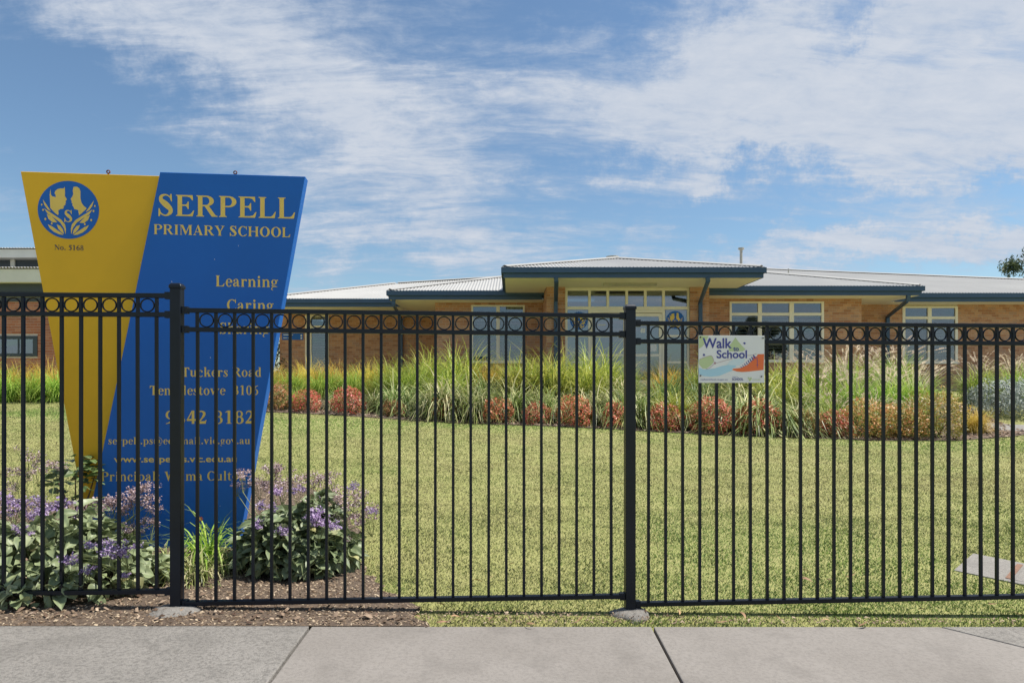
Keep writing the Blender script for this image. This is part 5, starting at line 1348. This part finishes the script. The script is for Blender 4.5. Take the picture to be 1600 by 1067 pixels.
for (px, y, s, k, row) in ((30, 17.3, 1.0, 'gold', 'left corner of the lawn, left of the yellow panel'), (75, 17.6, 1.05, 'gold', 'bed against the hall wall, beside the yellow panel'), (-20, 17.2, 1.1, 'bright', 'bed at the left edge of the photo'), (55, 16.6, .8, 'bright', 'front of the hall bed below the brick wall'), (5, 16.4, .85, 'bright', 'front of the hall bed at the photo edge'), (100, 16.6, .9, 'bright', 'hall bed just behind the yellow panel')):
    clump(k, WX(px, y), y, s, row, label=DESC[k] + ' in the ' + row, group='grass clumps in front of the hall')
clump('gold', WX(1522, 14.0), 14.0, .62, '', label='small olive brown grass tuft at the right end of the planted bank', group='grass clumps in the planted bank')
clump('bright', WX(1585, 17.5), 17.5, 1.0, 'back row', True); clump('bright', WX(1530, 17.3), 17.3, 1.0, 'back row', True); clump('bright', WX(1635, 17.6), 17.6, 1.0, '', True, label='fountain grass clump with plumes just outside the right edge of the view')
for lb, lst in used.items():
    if len(lst) > 1:
        lst.sort(key=lambda q: q[0])
        names_ = ['left-hand', 'right-hand'] if len(lst) == 2 else ['left-hand', 'middle', 'right-hand'] + ['further'] * 5
        for n_, (px, o) in zip(names_, lst): o['label'] = n_ + ' ' + lb
# nandinas along the front edge
NM = {'nan_red': [shrub_mesh('foliage', 2600, .34, .56, 'nan_red', s, .045) for s in (31, 32, 33)], 'nan_mix': [shrub_mesh('foliage', 2600, .36, .58, 'nan_mix', s, .045) for s in (34, 35)],
      'nan_yel': [shrub_mesh('foliage', 3400, .5, .85, 'nan_yel', s, .05) for s in (36,)]}
tw_ = MB(); r = random.Random(2)
for k in range(14):
    a = r.uniform(0, 6.28); l = r.uniform(.2, .42); tw_.tube([(0, 0, -.05), (.3 * l * math.cos(a), .3 * l * math.sin(a), l * .5), (.62 * l * math.cos(a), .62 * l * math.sin(a), l)], [.008, .006, .003], 5)
TW = mkmesh('stems', tw_.v, tw_.f, 'twig')
for (px, dy, s, m_, lb) in (
 (432, -.1, .95, 'nan_mix', 'rusty nandina bush right beside the edge of the blue board'), (480, -.2, .85, 'nan_red', 'reddish nandina bush second along from the blue board'), (545, -.15, .98, 'nan_red', 'round pink red nandina bush under the left wing brickwork'), (617, 0, .6, 'nan_mix', 'small faded nandina under the veranda downpipe'),
 (692, -.1, .72, 'nan_mix', 'small sparse orange nandina among cream streaked grass'), (778, -.2, .88, 'nan_red', 'pink nandina bush below the left window'), (838, -.2, .8, 'nan_red', 'pink nandina bush just left of the left entrance pier'), (900, -.2, 1.0, 'nan_red', 'bushy red nandina below the left crest decal'), (962, -.2, .86, 'nan_red', 'red nandina half hidden behind the middle fence post'),
 (1036, -.2, .9, 'nan_red', 'low pink nandina between the fence post and the placard'), (1113, -.25, 1.15, 'nan_red', 'large pink nandina bush directly under the placard'), (1183, -.2, 1.1, 'nan_red', 'wide dull red nandina right of the placard'), (1262, -.05, .8, 'nan_mix', 'smaller orange nandina under the wide window'), (1304, -.1, .92, 'nan_red', 'pink nandina left of the tall orange one'),
 (1354, -.1, 1.22, 'nan_mix', 'tall orange and green nandina under the bay corner'), (1405, -.1, 1.08, 'nan_mix', 'orange nandina beside the big yellow bush'), (1462, .1, 1.0, 'nan_yel', 'big rounded yellow green nandina at the right end of the bank')):
    y0_ = 13.5
    for _ in range(5): y0_ = bank_front(WX(px, y0_)) + .42 + dy * .3
    x = WX(px, y0_); o = empty('nandina_bush', (x, y0_, gzf(x, y0_)), lb, 'shrub', 'nandina bushes along the lawn edge')
    o.rotation_euler = (0, 0, rnd.uniform(0, 6.28)); o.scale = (s * rnd.uniform(.95, 1.1), s * rnd.uniform(.95, 1.1), s * rnd.uniform(.92, 1.02))
    o.scale = tuple(1.08 * q for q in o.scale); link('foliage', rnd.choice(NM[m_]), o); link('stems', TW, o)
# silver bush
for (px, y, s, lb) in ((1560, 16.0, 1.0, 'low silver grey bush beyond the garden path, left one of two'), (1612, 15.8, 1.05, 'low silver grey bush cut by the right edge of the photo')):
    x = WX(px, y); o = empty('silver_bush', (x, y, gzf(x, y)), lb, 'shrub', 'silver bushes beyond the path'); o.scale = (s, s, s)
    link('foliage', shrub_mesh('foliage', 3200, .62, .8, 'silver', 50 + px, .055), o); link('stems', TW, o)

# sea lavender in the foreground ------------------------------------
def leaf_mesh(name, L_, Wd, mat, seed, cup=.25, wav=.06):
    r = random.Random(seed); nu, nv_ = 8, 4; V = []; tip = []; ph = r.uniform(0, 6)
    for i in range(nu + 1):
        t = i / nu; wdt = Wd * (math.sin(math.pi * min(1, t * .97 + .03) ** 1.15) ** .75) * .5 + .006 * (1 - t)
        if t < .18: wdt = Wd * .08 + wdt * (t / .18) * .8
        for j in range(-nv_ // 2, nv_ // 2 + 1):
            s = j / (nv_ / 2); y = s * wdt * (1 + .06 * math.sin(i * 2.1 + ph))
            z = -cup * t * t * L_ + cup * .9 * abs(s) * wdt * 1.2 + wav * Wd * math.sin(t * 11 + s * 2 + ph) * abs(s)
            V.append((t * L_, y, z)); tip.append(1.0 if abs(s) > .9 or j == 0 else 0.0)
    w_ = nv_ + 1; Fc = [(i * w_ + j, (i + 1) * w_ + j, (i + 1) * w_ + j + 1, i * w_ + j + 1) for i in range(nu) for j in range(nv_)]
    return mkmesh(name, V, Fc, mat, smooth=True, tip=tip)
LFM = [leaf_mesh('leaf', .066 + .010 * k, .054 + .007 * (k % 3), 'leaf', k, .25 + .12 * k, .05 + .03 * (k % 3)) for k in range(5)]
LFD = [leaf_mesh('leaf', .08, .052, 'leaf_dark', 10 + k, .2, .05) for k in range(3)]
def head_mesh(name, n, rx, rz, mat, seed, fs=.007):
    r = random.Random(seed); V = []; Fc = []; mi = []
    subs = [(r.gauss(0, .5) * rx, r.gauss(0, .5) * rx, r.uniform(-.3, .6) * rz) for _ in range(9)]
    for (x, y, z) in subs:
        a = Vector((0, 0, -.12)); b_ = Vector((x, y, z - .01)); u = (b_ - a).cross(Vector((0, 1, .3))).normalized() * .0012; o = len(V)
        V += [a - u, a + u, b_ + u, b_ - u]; Fc.append((o, o + 1, o + 2, o + 3)); mi.append(1)
    for i in range(n):
        s = r.choice(subs); c = Vector((s[0] + r.gauss(0, .2) * rx, s[1] + r.gauss(0, .2) * rx, s[2] + abs(r.gauss(0, .22)) * rz))
        d = Vector((r.gauss(0, 1), r.gauss(0, 1), r.gauss(.3, 1))).normalized(); u = d.cross(Vector((.3, .5, .8))).normalized() * fs; v2 = d.cross(u).normalized() * fs * r.uniform(.6, 1)
        o = len(V); V += [c - u, c + v2, c + u, c - v2]; Fc.append((o, o + 1, o + 2, o + 3)); mi.append(0)
    return mkmesh(name, V, Fc, [mat, 'stem'], mi)
HP = [head_mesh('flower_head', 260, .055, .06, 'purple', k) for k in range(3)]
HF = [head_mesh('flower_head', 240, .065, .07, 'faded', 10 + k, .006) for k in range(3)]
def lavender(cx, cy, rx, ry, h, nleaf, heads, label, seed):
    r = random.Random(seed); z0 = gzf(cx, cy)
    o = empty('sea_lavender', (cx, cy, z0), label, 'flowering plant', 'sea lavender plants at the foot of the name board')
    mass_v, mass_f, mass_t = [], [], []; LD = [([v_.co.copy() for v_ in m_.vertices], [tuple(p.vertices) for p in m_.polygons], [q.value for q in m_.attributes['tip'].data]) for m_ in LFM]
    for i in range(nleaf * 4):
        a = r.uniform(0, 2 * math.pi); q = math.sqrt(r.uniform(0, 1)); x, y = rx * q * math.cos(a), ry * q * math.sin(a)
        top = h * (1 - .75 * q ** 2.2) * (.82 + .22 * math.sin(x * 11 + seed) * math.cos(y * 9 + seed)); z = r.uniform(.0, 1) ** .55 * top + .02
        out = math.atan2(y, x) + r.gauss(0, 1.0)
        pitch = r.uniform(-1.15, .5) + .3 * q
        s = r.uniform(.65, 1.15); ro_ = (r.gauss(0, .45), pitch, out); lo_ = (x, y, z + gzf(cx + x, cy + y) - z0)
        if i % 4 == 0: link('leaf', r.choice(LFM), o, loc=lo_, rot=ro_, scale=(s, s, s))
        else:
            from mathutils import Euler
            mt_ = Matrix.Translation(lo_) @ Euler(ro_).to_matrix().to_4x4() @ Matrix.Scale(s, 4); vv, ff, tt = r.choice(LD); k0 = len(mass_v)
            mass_v += [mt_ @ q_ for q_ in vv]; mass_f += [tuple(k0 + j for j in f_) for f_ in ff]; mass_t += tt
    link('inner_leaves', mkmesh('inner_leaves', mass_v, mass_f, 'leaf', smooth=True, tip=mass_t), o)['kind'] = 'stuff'
    st = MB()
    for (px, py, D, kind, s) in heads:
        if kind == 'p' and py > (840 if cx < -2 else 785): D = min(D, cy - ry * .82)
        s *= 1.0 if kind == 'p' else 1.15
        X_, Y_, Z_ = W(px, py, D); b_ = Vector((X_ - cx, Y_ - cy, Z_ - z0 - .1 * s)); a_ = Vector((b_.x * .45, b_.y * .4, h * .35)); m2 = (a_ + b_) / 2 + Vector((r.uniform(-.02, .02), r.uniform(-.02, .02), .02))
        st.tube([a_, m2, b_], [.0035, .0028, .002], 5)
        fh = link('flower_head', r.choice(HP if kind == 'p' else HF), o, loc=(X_ - cx, Y_ - cy, Z_ - z0), rot=(r.uniform(-.2, .2), r.uniform(-.2, .2), r.uniform(0, 6)), scale=(s, s, s))
        if kind == 'f': fh['label'] = 'faded brownish lilac flower head'
    st.build('stems', 'stem', o)
hL = [(30, 790, 3.95, 'p', 1.0), (20, 802, 3.95, 'p', .8), (62, 785, 4.0, 'p', .8), (90, 796, 4.0, 'p', 1.2), (55, 808, 3.9, 'p', .8), (35, 832, 3.85, 'p', .8), (118, 806, 4.0, 'p', .7), (10, 780, 4.05, 'p', .8), (75, 800, 4.0, 'p', 1.0),
      (165, 858, 3.95, 'p', .9), (195, 860, 3.95, 'p', 1.0), (182, 872, 3.9, 'p', .8), (148, 855, 3.95, 'p', .7), (110, 878, 3.85, 'p', .9), (138, 892, 3.8, 'p', .6), (195, 902, 3.85, 'p', .5),
      (52, 718, 4.5, 'f', .9), (62, 735, 4.5, 'f', .8), (85, 732, 4.5, 'f', .8), (28, 742, 4.5, 'f', .8), (20, 762, 4.5, 'f', .6), (42, 748, 4.5, 'f', .6), (10, 770, 4.4, 'f', .5),
      (160, 795, 4.2, 'f', 1.0), (150, 805, 4.2, 'f', .8), (185, 790, 4.2, 'f', .9), (205, 800, 4.2, 'f', 1.1), (208, 778, 4.2, 'f', 1.0), (228, 768, 4.2, 'f', .8), (230, 788, 4.2, 'f', .9), (245, 800, 4.2, 'f', .6), (192, 830, 4.15, 'f', .8), (225, 820, 4.2, 'f', .6), (238, 822, 4.2, 'f', .7), (170, 790, 4.25, 'f', .9), (218, 835, 4.2, 'f', .5)]
lavender(-2.72, 4.0, .64, .44, .46, 290, hL, 'spreading sea lavender with purple heads left of the left fence post', 3)
hR = [(435, 742, 4.75, 'f', 1.0), (425, 735, 4.75, 'f', .8), (443, 758, 4.7, 'f', 1.0), (430, 770, 4.6, 'p', .8), (462, 768, 4.6, 'p', .8), (480, 755, 4.7, 'f', 1.1), (500, 760, 4.7, 'f', 1.0), (515, 748, 4.75, 'f', .8), (552, 762, 4.6, 'p', .7), (525, 775, 4.6, 'f', 1.0), (540, 790, 4.55, 'f', 1.1), (560, 785, 4.6, 'f', 1.1), (575, 805, 4.6, 'f', 1.1), (580, 800, 4.6, 'p', .6), (555, 818, 4.5, 'f', 1.0), (530, 815, 4.5, 'f', .7),
      (413, 794, 4.4, 'p', .9), (403, 822, 4.4, 'p', .8), (443, 832, 4.3, 'p', .85), (492, 805, 4.4, 'p', 1.0), (498, 818, 4.4, 'p', 1.0), (492, 790, 4.5, 'f', .8), (523, 824, 4.35, 'p', .8), (488, 812, 4.35, 'p', .7), (400, 758, 4.75, 'f', .8), (378, 745, 4.6, 'f', .8), (372, 760, 4.6, 'f', .5), (410, 765, 4.7, 'f', .9), (535, 845, 4.4, 'f', .6)]
lavender(-1.42, 4.5, .38, .32, .52, 290, hR, 'bushy sea lavender with faded lilac heads right of the blue board', 9)
# dark leafy bush behind the left lavender
o = empty('leafy_bush', (-3.03, 4.75, gzf(-3.03, 4.75)), 'small dark glossy leaved bush beside the tip of the yellow panel', 'shrub'); r = random.Random(8)
for i in range(110):
    a = r.uniform(0, 6.28); e_ = r.uniform(-.2, 1.4); q = r.uniform(.6, 1); x, y, z = .2 * q * math.cos(a) * math.cos(e_), .2 * q * math.sin(a) * math.cos(e_), .36 + .3 * q * math.sin(e_)
    lf = link('leaf', r.choice(LFD), o, loc=(x, y, z), rot=(r.gauss(0, .4), r.uniform(-.6, .3), a + r.gauss(0, .5)))
b = MB()
for k in range(6):
    a = k * 1.1; b.tube([(0, 0, -.02), (.05 * math.cos(a), .05 * math.sin(a), .25), (.13 * math.cos(a), .13 * math.sin(a), .52)], [.009, .006, .003], 6)
b.build('stems', 'twig', o)
# tufts by the left post
TM = [clump_mesh('leaves', 120, .42, .3, .009, 1.9, 'strap_bright', 61, up=.4), clump_mesh('leaves', 130, .34, .3, .008, 2.3, 'strap_var', 62, up=.5)]
for (px, y, s, m_, lb) in ((318, 4.5, 1.25, 0, 'green spiky tuft right of the left fence post against the blue board'), (305, 4.12, 1.0, 1, 'pale arching tuft just behind the left fence post'), (262, 4.35, .95, 1, 'thin yellowish tuft on the left of the left fence post'), (345, 4.35, .85, 1, 'straw tinged low tuft between the post and the right lavender')):
    x = WX(px, y); o = empty('spiky_tuft', (x, y, gzf(x, y)), lb, 'grass tuft', 'spiky tufts by the left fence post'); o['kind'] = 'thing'; o.scale = (s, s, s); link('leaves', TM[m_], o)
for (px, py, lb) in ((314, 810, 'tiny orange and yellow flower above the tuft'), (338, 826, 'second tiny orange flower, lower right')):
    x, y, z = W(px, py, 4.45); o = empty('small_flower', (x, y, gzf(x, y)), lb + ' by the left post', 'flower')
    zz_ = z - gzf(x, y); b = MB(); b.tube([(0, .02, 0), (0, 0, zz_)], .0015, 5); b.build('stem', 'stem', o)
    b = MB()
    for k in range(6):
        a = k * 1.047; b.add([(0, 0, zz_), (.012 * math.cos(a - .4), -.004, zz_ + .012 * math.sin(a - .4)), (.018 * math.cos(a), -.006, zz_ + .018 * math.sin(a)), (.012 * math.cos(a + .4), -.004, zz_ + .012 * math.sin(a + .4))], [(0, 1, 2, 3)])
    b.build('petals', 'orange', o)
# fallen gum leaves on lawn and verge
gl_ = []
for s in range(3):
    V = []; n = 7
    for i in range(n + 1):
        t = i / n; wdt = .007 * math.sin(math.pi * min(1, t + .02)) + .0006; bend = .01 * math.sin(math.pi * t) * (1 if s else -1)
        V += [(t * .08 - .04, bend - wdt, .008 + .008 * math.sin(3 * t + s)), (t * .08 - .04, bend + wdt, .008 + .014 * math.sin(3 * t + s))]
    gl_.append(mkmesh('fallen_leaf', V, [(2 * i, 2 * i + 2, 2 * i + 3, 2 * i + 1) for i in range(n)], 'gumleaf'))
LFU = {}; r = random.Random(12)
spots = [(1138, 735), (968, 760), (1250, 760), (1385, 742), (1072, 812), (1150, 880), (1255, 893), (1262, 910), (1300, 905), (1330, 900), (1075, 902), (1480, 740), (1160, 965), (1290, 972), (1060, 958), (1010, 955), (715, 968), (770, 972), (830, 978), (745, 912), (770, 903), (800, 884), (1440, 955), (1555, 945), (1585, 962), (905, 970), (690, 975), (650, 968), (1130, 975), (1350, 978), (1210, 968), (690, 945)]
for (px, py) in spots:
    D = 4.0
    for _ in range(12):
        D = (CAMH - gzf(WX(px, D), D) - .02) * F / (py - HY)
    x = WX(px, D)
    mk = min(MARKS + [(650, 'left of the lawn middle'), (720, 'left of the lawn middle'), (1500, 'near the service pit')], key=lambda q: abs(q[0] - px))[1]
    fl_ = 'dry gum leaf on the ' + ('verge before the fence' if py > 942 else 'lawn just behind the fence' if py > 850 else 'open lawn') + ', ' + mk
    LFU[fl_] = LFU.get(fl_, 0) + 1
    if LFU[fl_] > 1: fl_ = ['', '', 'second ', 'third ', 'fourth '][LFU[fl_]] + fl_
    tag(link('fallen_leaf', r.choice(gl_), loc=(x, D, gsurf(x, D) + .026), rot=(r.uniform(-.3, .3), r.uniform(-.3, .3), r.uniform(0, 6)), scale=(r.uniform(.7, 1.1),) * 3), fl_, 'leaf', 'dry gum leaves scattered on the grass', 'thing')
# ------------------------------------------------------------------ trees beyond the roofs
def gum(x, y, h, cr, seed, label, clear=.45):
    r = random.Random(seed); z0 = gzf(min(x, 60), min(y, 200)); o = empty('gum_tree', (x, y, z0), label, 'tree')
    b = MB(); b.tube([(0, 0, -.3), (.2, .1, h * .3), (-.1, .2, h * .6), (.1, 0, h * .85)], [h * .03, h * .024, h * .015, h * .006], 10)
    ends = []
    for k in range(11):
        a = k * 2.4; zz_ = h * r.uniform(.35, .75); l = cr * r.uniform(.6, 1.0); e_ = (l * math.cos(a), l * math.sin(a), zz_ + l * r.uniform(.3, .8))
        b.tube([(0, .1, zz_), (e_[0] * .5, e_[1] * .5, zz_ + (e_[2] - zz_) * .35), e_], [h * .012, h * .008, h * .003], 6); ends.append(e_)
    b.build('trunk', 'twig', o, smooth=True)
    rg = np.random.default_rng(seed); C_ = []
    for e_ in ends + [(0, 0, h * .9)]:
        for q in range(4):
            c = np.array(e_) + rg.normal(0, cr * .2, 3); n = 620; d = rg.normal(0, 1, (n, 3)); d /= np.linalg.norm(d, axis=1, keepdims=True); C_.append(c + d * (cr * .24 * rg.uniform(.2, 1.1, (n, 1))) * np.array([1, 1, .75]))
    c = np.concatenate(C_); n = len(c); d = rg.normal(0, 1, (n, 3)); d[:, 2] -= .6; d /= np.linalg.norm(d, axis=1, keepdims=True); q = np.cross(d, rg.normal(0, 1, (n, 3))); q /= np.linalg.norm(q, axis=1, keepdims=True); L_ = .16
    V = np.stack([c - d * L_, c + q * L_ * .25, c + d * L_, c - q * L_ * .25], 1); oo = np.arange(n) * 4
    link('crown', mkmesh('crown', V.reshape(-1, 3), np.stack([oo, oo + 1, oo + 2, oo + 3], 1), 'gumcrown'), o)
gum(38.9, 46, 6.5, 3.9, 71, 'dark rounded gum tree rising behind the roof at the right edge')
gum(20, -14, 6.5, 2.2, 72, 'gum tree across the street behind the camera, reflected in the windows'); gum(33, -18, 8, 2.8, 73, 'broad gum tree across the street, right of the other reflected one')
x = WX(428, 27.5); o = empty('dark_bush', (x, 27.5, .95), 'tall dark bush at the end of the left wing beside the blue board', 'shrub'); o.scale = (1.1, 1.1, 1.3)
link('foliage', shrub_mesh('foliage', 3000, .8, 1.6, 'gumcrown', 91, .1), o); link('stems', TW, o)
